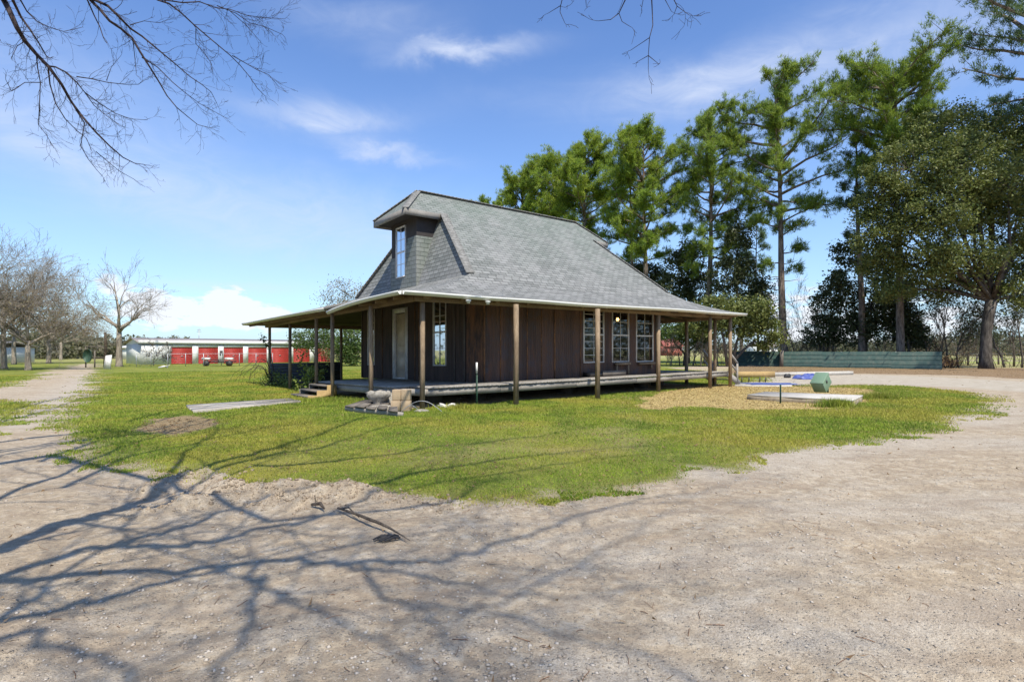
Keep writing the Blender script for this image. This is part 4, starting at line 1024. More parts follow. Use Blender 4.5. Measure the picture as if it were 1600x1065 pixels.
# ------------------------------------------------------------------ storage row and left side
def storage():
    A = np.array((-39.3, 57.0)); B = np.array((-24.3, 73.3)); d = (B-A); L = np.linalg.norm(d); d /= L; n = np.array((-d[1], d[0]))   # away from camera
    A = np.array(gnd(221, 569.6)); B = np.array(gnd(521.5, 564.8)); d = (B-A); L = np.linalg.norm(d); d /= L; n = np.array((-d[1], d[0]))
    if n[1] < 0: n = -n
    T = thing('storage_building', 'long low white storage building with a row of red roll-up doors', 'building', (A[0], A[1], 0))
    def S(s, o, z): p = A+d*s+n*o; return (p[0], p[1], z)
    def bx(mb, s0,s1,o0,o1,z0,z1): mb.hexa([S(s0,o0,z0),S(s1,o0,z0),S(s1,o1,z0),S(s0,o1,z0),S(s0,o0,z1),S(s1,o0,z1),S(s1,o1,z1),S(s0,o1,z1)])
    def sx(px):
        x = (px-CX)/F  # (A+d s).x = x*(A+d s).y
        return (x*A[1]-A[0])/(d[0]-x*d[1])
    E = 2.22
    doors = [(267.7,300.7),(310,341),(349.7,380),(388,417),(424,451),(458.5,484),(492,516)]
    ds = [(sx(a), sx(b)) for a, b in doors]; DH = 1.86
    mb = MB(); edges = [0]+[q for p_ in ds for q in p_]+[L]
    for i in range(0, len(edges), 2): bx(mb, edges[i], edges[i+1], 0, .12, 0, E)
    for a, b in ds: bx(mb, a, b, 0, .12, DH, E)
    bx(mb, 0, .12, .12, 8, 0, E); bx(mb, L-.12, L, .12, 8, 0, E); bx(mb, 0.12, L-.12, 7.9, 8, 0, E)
    mb.build('wall', M['storage_white'], T)
    for a, b in ds:
        mb = MB(); k = 0; z = 0.02
        while z < DH-.01: bx(mb, a, b, .06+.012*(k % 2), .09, z, min(z+.115, DH)); z += .12; k += 1
        dd = mb.build('roll_up_door', M['storage_red'], T)
        mb = MB(); m = (a+b)/2; bx(mb, m-.12, m+.12, .03, .055, .85, .92); mb.build('handle', M['galvanized'], dd)
    mb = MB(); rz = E+.66
    for o0, o1, z0, z1 in ((-.08, 4, E+.12, rz), (8.35, 4, E+.12, rz)):
        mb.hexa([S(-.3,o0,z0),S(L+.3,o0,z0),S(L+.3,o1,z1),S(-.3,o1,z1),S(-.3,o0,z0+.05),S(L+.3,o0,z0+.05),S(L+.3,o1,z1+.05),S(-.3,o1,z1+.05)])
    mb.build('roof', M['storage_roof'], T)
    mb = MB(); bx(mb, -.3, L+.3, -.14, -.10, E+.0, E+.38); mb.build('eave_trim', M['storage_white'], T)
    mb = MB(); bx(mb, -.3, L+.3, -.09, -.01, E-.06, E-.005); mb.build('eave_shadow_strip', M['dark_green_metal'], T)  # dark strip paints in the shadow line under the eave
    mb = MB(True); mb.poly([S(0,0,E),S(0,8,E),S(0,4,rz)]); mb.poly([S(L,0,E),S(L,8,E),S(L,4,rz)]); mb.build('gable', M['storage_white'], T)
    # round vent/sign between doors
    m = (ds[1][1]+ds[2][0])/2; mb = MB(); bx(mb, m-.16, m+.16, -.04, -.002, .95, 1.5); mb.build('meter_box', M['black_plastic'], T)
storage()
def simplebldg(name, label, x0, x1, y0, y1, base, E, rz, wm, rm, win=0):
    T = thing(name, label, 'building', ((x0+x1)/2, y0, 0)); mb = MB()
    mb.box(x0, x1, y0, y1, 0, E); mb.build('wall', M[wm], T); mb = MB(); ym = (y0+y1)/2
    mb.hexa([(x0-.3,y0-.4,E-.05),(x1+.3,y0-.4,E-.05),(x1+.3,ym,rz),(x0-.3,ym,rz),(x0-.3,y0-.4,E+.06),(x1+.3,y0-.4,E+.06),(x1+.3,ym,rz+.1),(x0-.3,ym,rz+.1)])
    mb.hexa([(x0-.3,ym+.002,rz),(x1+.3,ym+.002,rz),(x1+.3,y1+.4,E-.05),(x0-.3,y1+.4,E-.05),(x0-.3,ym+.002,rz+.1),(x1+.3,ym+.002,rz+.1),(x1+.3,y1+.4,E+.06),(x0-.3,y1+.4,E+.06)]); mb.build('roof', M[rm], T)
    for k in range(win):
        a = x0+(x1-x0)*(k+.35)/win; mb = MB(); mb.box(a, a+(x1-x0)*.3/win, y0-.05, y0-.01, E*.3, E*.75); mb.build('door', M['dark_metal'], T)
simplebldg('shed', 'plain white shed behind the bare tree left of the storage row', at(188,0,88)[0], at(213,0,88)[0], 88, 96, 0, 1.95, 2.6, 'storage_white', 'storage_white', 0)
simplebldg('far_shed', 'distant long low white building left of the bare tree trunk', at(128,0,125)[0], at(186,0,125)[0], 125, 133, 0, 1.7, 2.3, 'storage_white', 'storage_white', 4)
simplebldg('left_shed', 'pale shed at the left edge half hidden behind tree trunks', at(-70,0,62)[0], at(-18,0,62)[0], 62, 68, 0, 1.9, 2.5, 'storage_white', 'storage_roof', 2)
simplebldg('red_barn', 'faded red roofed house seen far off between the porch posts', at(1038,0,150)[0], at(1066,0,150)[0], 150, 158, 0, 2.6, 5.0, 'rust_red', 'rust_red', 0)
simplebldg('far_house', 'distant tan house low behind the green fence', at(1185,0,160)[0], at(1215,0,160)[0], 160, 168, 0, 2.6, 4.2, 'storage_white', 'storage_roof', 2)
# utility trailer near the storage row
def trailer():
    x0, y0 = gnd(325, 571.5); x1, y1 = gnd(372, 571.3); xm, ym = (x0+x1)/2, (y0+y1)/2
    T = thing('flatbed_trailer', 'low black flatbed trailer with white fenders parked before the storage doors', 'trailer', (xm, ym, 0))
    mb = MB(); mb.box(x0+.25, x1-.25, y0-.6, y0+.6, .36, .5); mb.build('bed', M['black_plastic'], T)
    mb = MB(True); mb.beam((x0+.3,y0-.62,.62),(x1-.3,y0-.62,.62),.04,.05); mb.beam((x0+.3,y0+.62,.62),(x1-.3,y0+.62,.62),.04,.05)
    for x in (x0+.3, xm, x1-.3): mb.beam((x,y0-.62,.5),(x,y0-.62,.62),.04,.04,(1,0,0))
    mb.build('rail', M['dark_metal'], T)
    for x in (x0+.25, x1-.25):
        mb = MB(); V = []
        n = 16; f = []
        for s in (-.12, .12):
            for k in range(n): a = 2*math.pi*k/n; V.append((x+.28*math.cos(a), y0-.75+s, .28+.28*math.sin(a)))
        f = [tuple(range(n)), tuple(range(n, 2*n))[::-1]]+[(k, k+n, (k+1) % n+n, (k+1) % n) for k in range(n)]
        mb.add(V, f); w = mb.build('wheel', M['black_plastic'], T)
        mb = MB(); mb.box(x-.36, x+.36, y0-.9, y0-.6, .6, .82); mb.build('fender', M['white_trim'], T)
trailer()
x, y = gnd(257, 576); mb = MB(); mb.tube([(x-.5, y, .08), (x-.1, y+.1, .22), (x+.25, y+.05, .10)], .06, 6); mb.beam((x-.2,y-.1,.12), (x+.35,y+.15,.3), .3, .05); tag(mb.build('junk_pile', M['white_trim']), 'small pale junk heap in the grass left of the storage doors', 'junk')
# chain link fence posts and wires in front of storage
def chainfence():
    pxs = [(134,574),(150,573.5),(213,572),(260,571.5),(300,571),(342,570.5),(390,570)]
    x0, y0 = gnd(213, 573); T = thing('chain_link_fence', 'thin grey chain-link fence running in front of the storage row', 'fence', (x0, y0, 0)); pts = []
    for px in (213, 236, 262, 290, 318, 346, 374, 400, 426):
        x, y = gnd(px, 573.3-.012*(px-213)); pts.append((x, y)); mb = MB(); mb.tube([(x,y,-.1),(x,y,1.25)], .035, 6); mb.build('post', M['galvanized'], T)
    mb = MB()
    for z in (1.2,): mb.tube([(a,b,z) for a, b in pts], .02, 4)
    mb.build('top_rail', M['galvanized'], T)
    mb = MB()
    for (a, b), (c, d_) in zip(pts[:-1], pts[1:]):
        L = math.hypot(c-a, d_-b); n = int(L/.3)
        for k in range(n):
            s0, s1 = k/n, min(1, (k+3.6)/n); e = min(1, (s1-s0)*n/3.6)
            mb.tube([(a+(c-a)*s0, b+(d_-b)*s0, .05), (a+(c-a)*s1, b+(d_-b)*s1, .05+1.1*e)], .003, 3)
            mb.tube([(a+(c-a)*s0, b+(d_-b)*s0, 1.15), (a+(c-a)*s1, b+(d_-b)*s1, 1.15-1.1*e)], .003, 3)
    mb.build('mesh_wire', M['galvanized'], T)
chainfence()
def gate():
    xa, ya = gnd(134, 574); xb, yb = gnd(163, 574); T = thing('field_gate', 'open pipe gate with dark round tank end beside the left drive', 'gate', (xa, ya, 0))
    mb = MB()
    for x, y, h in ((xa,ya,1.9),(gnd(148,574)[0],ya,1.5)): mb.tube([(x,y,-.1),(x,y,h)], .06, 6)
    mb.build('post', M['aged_board'], T)
    mb = MB(True); mb.tube([(xa,ya,1.85),(xb,yb,1.85)], .05, 6); mb.tube([(xa,ya,.9),(xb,yb,.9)], .03, 6); mb.build('rail', M['aged_board'], T)
    mb = MB(); c = (gnd(139.5,574)[0], ya-.15, 1.05); V = []; n = 18
    for s in (0, .1):
        for k in range(n): a = 2*math.pi*k/n; V.append((c[0]+.38*math.cos(a), c[1]-s, c[2]+.6*math.sin(a)))
    mb.add(V, [tuple(range(n)), tuple(range(n,2*n))[::-1]]+[(k,(k+1)%n,(k+1)%n+n,k+n) for k in range(n)]); mb.build('disc', M['dark_green_metal'], T)
    x, y = gnd(164.5, 573); P = thing('gate_post', 'tall dark wooden gate post beside the bare tree', 'post', (x, y, 0)); mb = MB(); mb.tube([(x,y,-.1),(x+.05,y,1.9),(x,y,3.2)], [.16,.14,.10], 7); mb.build('pole', M['dark_porch_wood'], P)
    x, y = gnd(167, 576.5); mb = MB(); mb.hexa([(x-.3,y,0),(x+.25,y,0),(x+.25,y+.1,0),(x-.3,y+.1,0),(x-.12,y,1.1),(x+.35,y,1.15),(x+.35,y+.1,1.15),(x-.12,y+.1,1.1)]); tag(mb.build('leaning_board', M['white_trim']), 'pale leaning board propped at the foot of the tall gate post', 'board')
gate()
x, y = at(311, 0, 100)[0], 100; T = thing('antenna_mast', 'thin antenna mast rising beyond the storage roof', 'mast', (x, y, 0)); mb = MB(); mb.tube([(x,y,0),(x,y,5.6)], .07, 5); mb.tube([(x-.4,y,5.0),(x+.4,y,5.0)], .04, 4); mb.tube([(x-.3,y,5.3),(x+.3,y,5.3)], .04, 4); mb.build('pole', M['galvanized'], T)
x, y = at(452, 0, 110)[0], 110; T = thing('utility_pole', 'slim utility pole seen between the left porch posts', 'pole', (x, y, 0)); mb = MB(); mb.tube([(x,y,0),(x,y,8.5)], .13, 6); mb.build('pole', M['pale_bark'], T)
# stick lying on the dirt
def branch_on_ground():
    a = gnd(528, 800); b = gnd(640, 848); T = thing('fallen_branch', 'long thin dark stick lying on the dirt below the lawn edge', 'branch', (a[0], a[1], 0))
    mb = MB(); pts = []
    for k in range(9): 
        t_ = k/8; x, y = a[0]+(b[0]-a[0])*t_, a[1]+(b[1]-a[1])*t_; pts.append((x, y+.01*math.sin(k), ghs(x, y)+.035+.03*math.sin(t_*3.1)))
    mb.tube(pts, [.010,.011,.012,.013,.014,.013,.010,.006,.003], 7)
    mb.build('stem', M['near_bark'], T)
    mb = MB(); c = gnd(605, 843); 
    for k in range(14):
        t_ = k/13; x, y = c[0]-.08+.13*t_, c[1]+.03*math.sin(k*2.4); z = ghs(x, y)+.02; mb.tube([(x-.03, y-.02, z), (x+.02, y+.01, z+.018), (x+.05, y+.03, z)], .007, 5)
    mb.build('bark_flake', M['black_plastic'], T)
    a = gnd(492, 797); mb = MB(); x, y = a; z = ghs(x, y)+.03
    mb.tube([(x-.05,y+.05,z),(x+.06,y-.02,z+.03),(x+.12,y-.09,z)], [.012,.018,.008], 6); mb.tube([(x,y+.03,z),(x-.02,y+.05,z+.09)], .004, 4); mb.tube([(x+.25,y-.06,z-.01),(x+.36,y-.12,z+.02),(x+.5,y-.28,z-.02)], [.007,.007,.003], 5)
    tag(mb.build('broken_root', M['near_bark']), 'dark broken root sticking out of the dirt ridge', 'root')
branch_on_ground()
# ------------------------------------------------------------------ vegetation
def inframe(p, m=1.03): return p[1] > .2 and abs(p[0]) < .955*m*p[1] and (p[2]-CAMH) < .653*m*p[1]
def rvec(rr): 
    while True:
        v = Vector((rr.uniform(-1,1), rr.uniform(-1,1), rr.uniform(-1,1)))
        if .1 < v.length < 1: return v.normalized()
RMIN = [.0012]
def grow(mb, p, d, L, r, depth, rr, droop=0.0, kids=(3,5), spread=.8, tips=None, keep=None, wob=.28, ratio=.62, nside=None):
    n = 4 if depth > 0 else 3; pts = [Vector(p)]; dd = Vector(d).normalized()
    for k in range(n):
        dd = (dd+rvec(rr)*wob+Vector((0,0,-droop))*.5).normalized(); q = pts[-1]+dd*L/n
        if keep and not keep(q): break
        pts.append(q)
    if len(pts) < 2: return
    m = len(pts); rad = [max(RMIN[0], r*(1-.6*i/(m-1))) for i in range(m)]
    mb.tube(pts, rad, nside or (6 if r > .05 else (4 if r > .012 else 3)))
    if tips is not None and depth <= 1: tips.append((pts[-1], dd))
    if depth <= 0: return
    for k in range(rr.randint(*kids)):
        t_ = rr.uniform(.25, 1); i = min(m-2, int(t_*(m-1))); f = t_*(m-1)-i; q = pts[i].lerp(pts[i+1], min(1, max(0, f)))
        ax = (pts[i+1]-pts[i]).normalized(); nd = (ax+rvec(rr)*spread).normalized()
        grow(mb, q, nd, L*ratio*rr.uniform(.65, 1.15), rad[i]*rr.uniform(.48, .72), depth-1, rr, droop, kids, spread, tips, keep, wob, ratio, nside)
    grow(mb, pts[-1], (dd+rvec(rr)*.25), L*ratio*1.05, rad[-1]*.9, depth-1, rr, droop, kids, spread, tips, keep, wob, ratio, nside)
def leafquads(C, size, g, aspect=.5, up=0.0, spread=None):
    """C Nx3 centres -> rhombus leaves"""
    n = len(C); a = g.normal(size=(n,3)); a[:, 2] += up; a /= np.linalg.norm(a, axis=1)[:, None]
    b = g.normal(size=(n,3)); b -= a*(a*b).sum(1)[:, None]; b /= np.linalg.norm(b, axis=1)[:, None]
    s = size*g.uniform(.6, 1.3, n)[:, None]
    V = np.stack([C-b*s, C+np.cross(a,b)*s*aspect, C+b*s, C-np.cross(a,b)*s*aspect], 1).reshape(-1, 3)
    return V, np.arange(4*n).reshape(-1, 4)
def needles(C, D, L, w, k, g):
    """tufts: k thin triangles fanning from each centre"""
    n = len(C); Cr = np.repeat(C, k, 0); Dr = np.repeat(D, k, 0)
    d = g.normal(size=(n*k, 3))*.75+Dr*.9; d /= np.linalg.norm(d, axis=1)[:, None]
    s = np.cross(d, np.array([0,-.25,.8])+Dr*.5+g.normal(size=(n*k, 3))*.5); s /= np.linalg.norm(s, axis=1)[:, None]
    l = L*g.uniform(.6, 1.2, n*k)[:, None]; Cr = Cr+g.normal(size=(n*k, 3))*L*.22
    V = np.stack([Cr-s*w, Cr+s*w, Cr+d*l], 1).reshape(-1, 3)
    return V, np.arange(3*n*k).reshape(-1, 3)

def pine(label, bx, Z, topx, topy, cy, W, seed, r0=.36, nb=46, dens=1.0, mat='pine_needles', lows=(), prof=None, name='pine_tree', nscale=1.0, keep=None):
    rr = random.Random(seed); g = np.random.default_rng(seed)
    base = at(bx, HZ, Z); base.z = 0; top = at(topx, topy, Z); top.z -= .36*W; zc = at(0, cy, Z).z
    T = thing(name, label, 'pine tree', base, 'tall pines standing beyond the yard')
    mb = MB(); n = 14; pts = []
    for i in range(n+1):
        t_ = i/n; p = base.lerp(top, t_)+Vector((math.sin(t_*5+seed)*.18, math.cos(t_*4+seed)*.18, 0))*(t_*(1-t_)*4); pts.append(p)
    pts[0].z = -.2; rad = [r0*(1-.86*(i/n)**1.1)*(1.18 if i == 0 else 1) for i in range(n+1)]
    mb.tube(pts, rad, 9); bm_ = mb; C = []; Dd = []
    def trunkat(z):
        t_ = min(.999, max(0, z/top.z))*n; i = int(t_); return pts[i].lerp(pts[i+1], t_-i)
    hts = [(zc+(top.z-zc)*((k+.5)/nb)**.9, None) for k in range(nb)]+[(at(0, y_, Z).z, (s_, l_)) for y_, s_, l_ in lows]
    az = rr.uniform(0, 6)
    for z, sp in hts:
        az += 2.4+rr.uniform(-.5, .5); t_ = (z-zc)/(top.z-zc)
        if prof: w = prof(t_)
        else: w = (.5+.5*max(0, t_)/.4) if t_ < .4 else max(.05, 1-((t_-.4)/.63)**2)**.55
        L = W*w*rr.uniform(.55, 1.15)*(1.0+.22*math.sin(az*1.0+seed*1.7+z*.5)); p = trunkat(z)
        rise = rr.uniform(.10, .45)+.45*max(0, t_)**2
        if sp: az_ = 0 if sp[0] > 0 else math.pi; az_ += rr.uniform(-.5, .5); L = sp[1]; rise = rr.uniform(.0, .25)
        else: az_ = az if rr.random() < .75 else rr.uniform(0, 6.28)
        d = Vector((math.cos(az_), math.sin(az_), rise)).normalized()
        q = [p]; dd = d.copy(); m = 5
        for i in range(m):
            dd = (dd+rvec(rr)*.26+Vector((0,0,.05))).normalized(); q.append(q[-1]+dd*L/m)
        r = .04+.018*L
        bm_.tube(q, [r*(1-.8*i/m) for i in range(m+1)], 4)
        ns = int((6+L*2.2)*dens)
        for s in range(ns):
            f = rr.uniform(.3, 1)**.8; i = min(m-1, int(f*m)); o = q[i].lerp(q[i+1], f*m-i)
            sd = (dd*.6+rvec(rr)*.9+Vector((0,0,.25))).normalized(); l = rr.uniform(.35, 1.0)*(.6+.16*L)
            e = o+sd*l; bm_.tube([o, o.lerp(e, .5)+rvec(rr)*.06, e], [.03, .02, .012], 3)
            for c in range(rr.randint(5, 8)):
                cc = o.lerp(e, rr.uniform(.25, 1.1))+rvec(rr)*rr.uniform(.1,.5)
                if keep and not keep(cc): continue
                C.append(cc); Dd.append((sd+Vector((0,0,.5))).normalized())
    for k in range(9):
        p = trunkat(zc*rr.uniform(.45, 1.0)); a = rr.uniform(0, 6.28); d = Vector((math.cos(a), math.sin(a), rr.uniform(-.1,.5))); l = rr.uniform(.5, 2.2)
        bm_.tube([p, p+d*l*.5, p+d*l+rvec(rr)*.3], [.05, .035, .015], 4)
    bm_.build('trunk', M['pine_bark'], T, True)
    C = np.array([tuple(c) for c in C]); Dd = np.array([tuple(c) for c in Dd])
    V, f = needles(C, Dd, .42*nscale, .026*nscale, 17, g)
    mb = MB(); mb.add(V, f); mb.build('crown', M[mat], T)
    return T
def broom(px, Z, py): return at(px, py, Z)
def leafy(name, label, cat, base, lobes, seed, leaf=.13, nleaf=9000, clumps=260, mat='broad_leaves', bmat='oak_bark', r0=.3, group=None, fork=.35, flat=.8, shell=.55, sig=.32, trunkpts=None, stems=1, aspect=.5):
    """lobes: (centre Vector, (rx,ry,rz)) ; limbs run from the trunk to each lobe and on to the leaf clumps"""
    rr = random.Random(seed); g = np.random.default_rng(seed); base = Vector(base)
    T = thing(name, label, cat, (base.x, base.y, 0), group)
    cen = sum((c for c, _ in lobes), Vector())/len(lobes); lowz = min(c.z-r[2] for c, r in lobes)
    fk = base.lerp(Vector((cen.x, cen.y, 0)), .25); fk.z = max(.35, cen.z*fork)
    mb = MB()
    if stems == 1:
        if trunkpts: mb.tube(trunkpts[0], trunkpts[1], 12); fk = Vector(trunkpts[0][-1])
        else: mb.tube([base+Vector((0,0,-.15)), base.lerp(fk, .5)+rvec(rr)*.05*fk.z*.5, fk], [r0*1.15, r0*.9, r0*.8], 8)
    else:
        for s in range(stems):
            o = base+Vector((rr.uniform(-.4,.4), rr.uniform(-.3,.3), -.1)); c, r = lobes[s % len(lobes)]
            mb.tube([o, o.lerp(c, .5)+rvec(rr)*.25, c], [r0, r0*.7, r0*.3], 6)
    mb.build('trunk', M[bmat], T, True)
    lb = MB(); vol = [r[0]*r[1]*r[2] for _, r in lobes]; tv = sum(v**.75 for v in vol); CC = []
    for (c, r), v in zip(lobes, vol):
        if stems == 1:
            mid = fk.lerp(c, .5)+rvec(rr)*(c-fk).length*.08; lb.tube([fk, mid, c], [r0*.55, r0*.36, r0*.16], 6)
        nc = max(4, int(clumps*v**.75/tv))
        for k in range(nc):
            d = rvec(rr); s = rr.uniform(shell, 1.05)**.6; q = c+Vector((d.x*r[0], d.y*r[1], d.z*r[2]))*s
            if q.z < .15: q.z = .15+rr.random()*.3
            CC.append(tuple(q))
            if k % 2 == 0: lb.tube([c.lerp(q, .05), c.lerp(q, .55)+rvec(rr)*.12*r[0], q], [r0*.10+.01, r0*.06+.008, .008], 3)
    lb.build('branches', M[bmat], T)
    CC = np.array(CC); k = g.integers(0, len(CC), nleaf); sc = g.uniform(.6, 1.5, len(CC))
    P = CC[k]+g.normal(size=(nleaf, 3))*np.array([sig, sig, sig*flat])*sc[k][:, None]; P[:, 2] = np.maximum(P[:, 2], .04)
    V, f = leafquads(P, leaf, g, aspect, .75); mb = MB(); mb.add(V, f); mb.build('crown', M[mat], T)
    return T

# --- the row of pines on the right
pine('tallest pine in the middle of the row, its straight trunk rising beside the fence post', 1227, 56, 1211, 100, 372, 6.2, 11, .40, 46, 1.0, lows=((395,1,2.4),(410,-1,2.2),(425,1,1.6)))
pine('full pine just left of the tallest one with crooked lower limbs', 1105, 60, 1112, 157, 410, 5.6, 12, .38, 48, 1.0, lows=((340,1,5.2),(360,-1,4),(400,1,4.5),(430,-1,3.0)))
pine('broad rounded bright green pine rising right behind the far dormer', 1008, 64, 1006, 179, 415, 6.4, 13, .38, 54, 1.15, 'pine_needles_far')
pine('slim second trunk pine close beside the broad rounded pine', 992, 67, 985, 225, 420, 4.4, 14, .30, 30, 1.0, 'pine_needles_far')
pine('dense bright pine whose crown stands over the roof slope above the dormer', 918, 72, 912, 209, 420, 5.6, 15, .36, 56, 1.3, 'pine_needles_far')
pine('dense low crowned pine left of the one above the far dormer', 868, 78, 856, 238, 420, 5.8, 16, .36, 56, 1.3, 'pine_needles_far')
pine('leftmost bushy pine crown rising over the middle of the ridge', 820, 84, 815, 268, 430, 5.8, 17, .34, 56, 1.3, 'pine_needles_far')
pine('small pine top just peeping over the roof ridge', 752, 100, 750, 306, 430, 4.0, 18, .32, 36, 1.1, 'pine_needles_far')
pine('distant pine top just showing above the ridge beside the leftmost bushy crown', 785, 104, 786, 304, 430, 3.4, 118, .32, 30, 1.1, 'pine_needles_far')
pine('loose crowned pine right of the tallest one, trunk bare below the crown', 1408, 50, 1393, 82, 262, 6.4, 19, .36, 46, .95, lows=((285,-1,3.6),(300,-1,2.4),(240,-1,5.0)))
pine('thin half bare pine with a few small needle clumps', 1346, 53, 1338, 205, 330, 1.9, 20, .34, 16, .6, 'pine_needles_blue', lows=((330,-1,2.0),(345,1,1.4),(372,-1,1.8)))
pine('thin young pine standing behind the tallest trunk', 1184, 66, 1182, 330, 470, 1.7, 21, .17, 18, .5, 'pine_needles_blue')
pine('nearest large pine off the right edge reaching long blue-green limbs into view', 1690, 39, 1672, -120, 175, 8.6, 22, .5, 34, .55, 'pine_needles_blue', prof=lambda t_: 1.05 if t_ < .7 else 1.05-(t_-.7)*2)

# --- the big broadleaf evergreen
Z = 45
B = at(1543, 0, Z); B.z = 0
tp = [Vector((B.x-.1, Z, -.2)), at(1540, 560, Z), at(1541, 520, Z), at(1545, 490, Z), at(1549, 470, Z)]
LB = [(at(px, py, Z+dz), (rx, rx*.9, rz)) for px, py, dz, rx, rz in ((1420,265,-1,3.2,2.3),(1480,220,0,3.4,2.4),(1560,225,1,3.4,2.6),(1625,250,0,3.6,3),(1395,335,0,3.0,2.5),(1455,330,-2,3.4,2.6),
      (1520,320,1,3.2,2.4),(1590,330,-1,3.4,2.6),(1385,400,1,2.4,1.8),(1450,405,-1,2.8,1.9),(1510,400,-2.5,2.6,1.6),(1610,400,0,3,2.2),(1500,260,-3,3,2.4),(1575,285,-3,2.8,2.2),(1540,430,2,2.4,1.3),(1440,205,1.5,2.2,1.6),(1370,365,0,2.0,1.6),(1375,300,-1,1.8,1.6),(1400,450,1,2.0,1.3),(1480,450,1,2.2,1.1),(1595,455,0,2.4,1.4),(1500,185,2,1.6,1.2),(1590,190,1,2.0,1.5))]
leafy('broadleaf_tree', 'large dark glossy broadleaf tree with a thick mottled forked trunk at the far right', 'tree', B, LB, 31, .12, 120000, 1100, r0=.34, trunkpts=(tp, [.60,.44,.38,.40,.42]), sig=.36, shell=.3)
# --- dark evergreens and brush behind the fence
def ev(label, lobes, base, Z, seed, mat, n, leaf=.12, name='evergreen_tree', cat='tree', group='dark evergreens behind the fence', **k):
    LL = [(at(px, py, Z+rr_), (rx, rx*.8, rz)) for px, py, rx, rz, rr_ in lobes]; b = at(base, 0, Z); b.z = 0
    return leafy(name, label, cat, b, LL, seed, leaf, n, k.pop('clumps', 220), mat, group=group, **k)
ev('dark evergreen hanging low right of the thin half bare pine', ((1330,395,1.8,1.4,0),(1370,420,2.0,1.5,1),(1310,450,1.6,1.6,0),(1360,475,2.0,1.8,0),(1395,455,1.6,1.8,1),(1335,515,1.8,1.6,0),(1385,515,1.9,1.6,0)), 1352, 54, 41, 'holly_leaves', 17000, .15, clumps=300, r0=.2, sig=.34)
ev('dark evergreen thicket against the trunk of the loose crowned pine', ((1415,500,1.3,1.8,0),(1430,525,1.3,1.2,0),(1400,470,1.2,1.4,0),(1425,450,1.0,1.2,0)), 1418, 53, 42, 'holly_leaves', 8000, .14, clumps=160, r0=.15, stems=3, sig=.3)
ev('dark brush clump right of the tallest pine trunk', ((1290,480,1.4,1.6,0),(1300,515,1.6,1.4,0),(1275,520,1.1,1.3,0),(1310,440,1.0,1.2,1)), 1295, 55, 43, 'holly_leaves', 6500, .14, clumps=150, r0=.12, stems=4, sig=.3)
ev('tall dark evergreen left of the tallest pine trunk', ((1150,390,1.5,2.2,0),(1135,430,1.9,2.0,0),(1170,440,1.7,2.2,0),(1145,480,2.3,1.7,0),(1185,490,1.9,1.5,1),(1160,360,1.0,1.5,0),(1190,455,1.2,1.5,0)), 1158, 58, 44, 'holly_leaves', 15000, .15, clumps=300, r0=.22, sig=.34)
ev('bright leafed evergreen overhanging behind the far porch corner', ((1120,490,2.4,1.5,0),(1160,505,2.4,1.4,0),(1195,520,1.7,1.3,0),(1085,500,1.8,1.4,0),(1175,485,1.7,1.0,-1)), 1140, 50, 45, 'broad_leaves', 15000, .14, clumps=260, r0=.18, stems=3, sig=.32)
ev('dark evergreen seen over the low right end of the roof', ((1062,420,1.9,1.8,0),(1082,400,1.8,1.8,0),(1050,450,1.9,1.6,0),(1095,450,2.0,1.8,0),(1070,475,2.2,1.6,0)), 1075, 63, 46, 'holly_leaves', 11000, .16, clumps=220, r0=.22, sig=.36)
ev('shady evergreen behind the open porch, left of the far corner post', ((1045,515,1.8,1.0,0),(1075,520,1.8,.9,0),(1100,530,1.2,1.0,0)), 1070, 54, 47, 'green_leaves', 6000, .13, clumps=130, r0=.2, sig=.3)
ev('small tree top low over the far end of the roof', ((1010,425,2.0,1.2,0),(985,420,1.7,1.1,0),(1030,440,1.6,1.4,0)), 1012, 70, 48, 'holly_leaves', 5200, .16, clumps=120, r0=.2, sig=.36)
# saplings along the line
def sapling(label, px, Z, topy, seed, mat='grey_bark', r=.08, leaves=None, nleaf=0, name='bare_sapling', group='bare saplings along the field edge', spread=.55, depth=4, kids=(2,4), cat='sapling', L=None, leaf=.10):
    RMIN[0] = Z*.00018; rr = random.Random(seed); b = at(px, 0, Z); b.z = -.1; h = at(px, topy, Z).z
    T = thing(name, label, cat, (b.x, b.y, 0), group); tips = []
    mb = MB(); grow(mb, b, (rr.uniform(-.15,.15), rr.uniform(-.15,.15), 1), L or h*.42, r, depth, rr, 0, kids, spread, tips, None, .16, .66); mb.build('trunk' if leaves else 'stem', M[mat], T)
    if leaves:
        g = np.random.default_rng(seed); P = np.array([tuple(p) for p, _ in tips]); k = g.integers(0, len(P), nleaf); V, f = leafquads(P[k]+g.normal(size=(nleaf,3))*.28, leaf, g, .5); m2 = MB(); m2.add(V, f); m2.build('crown', M[leaves], T)
    return T
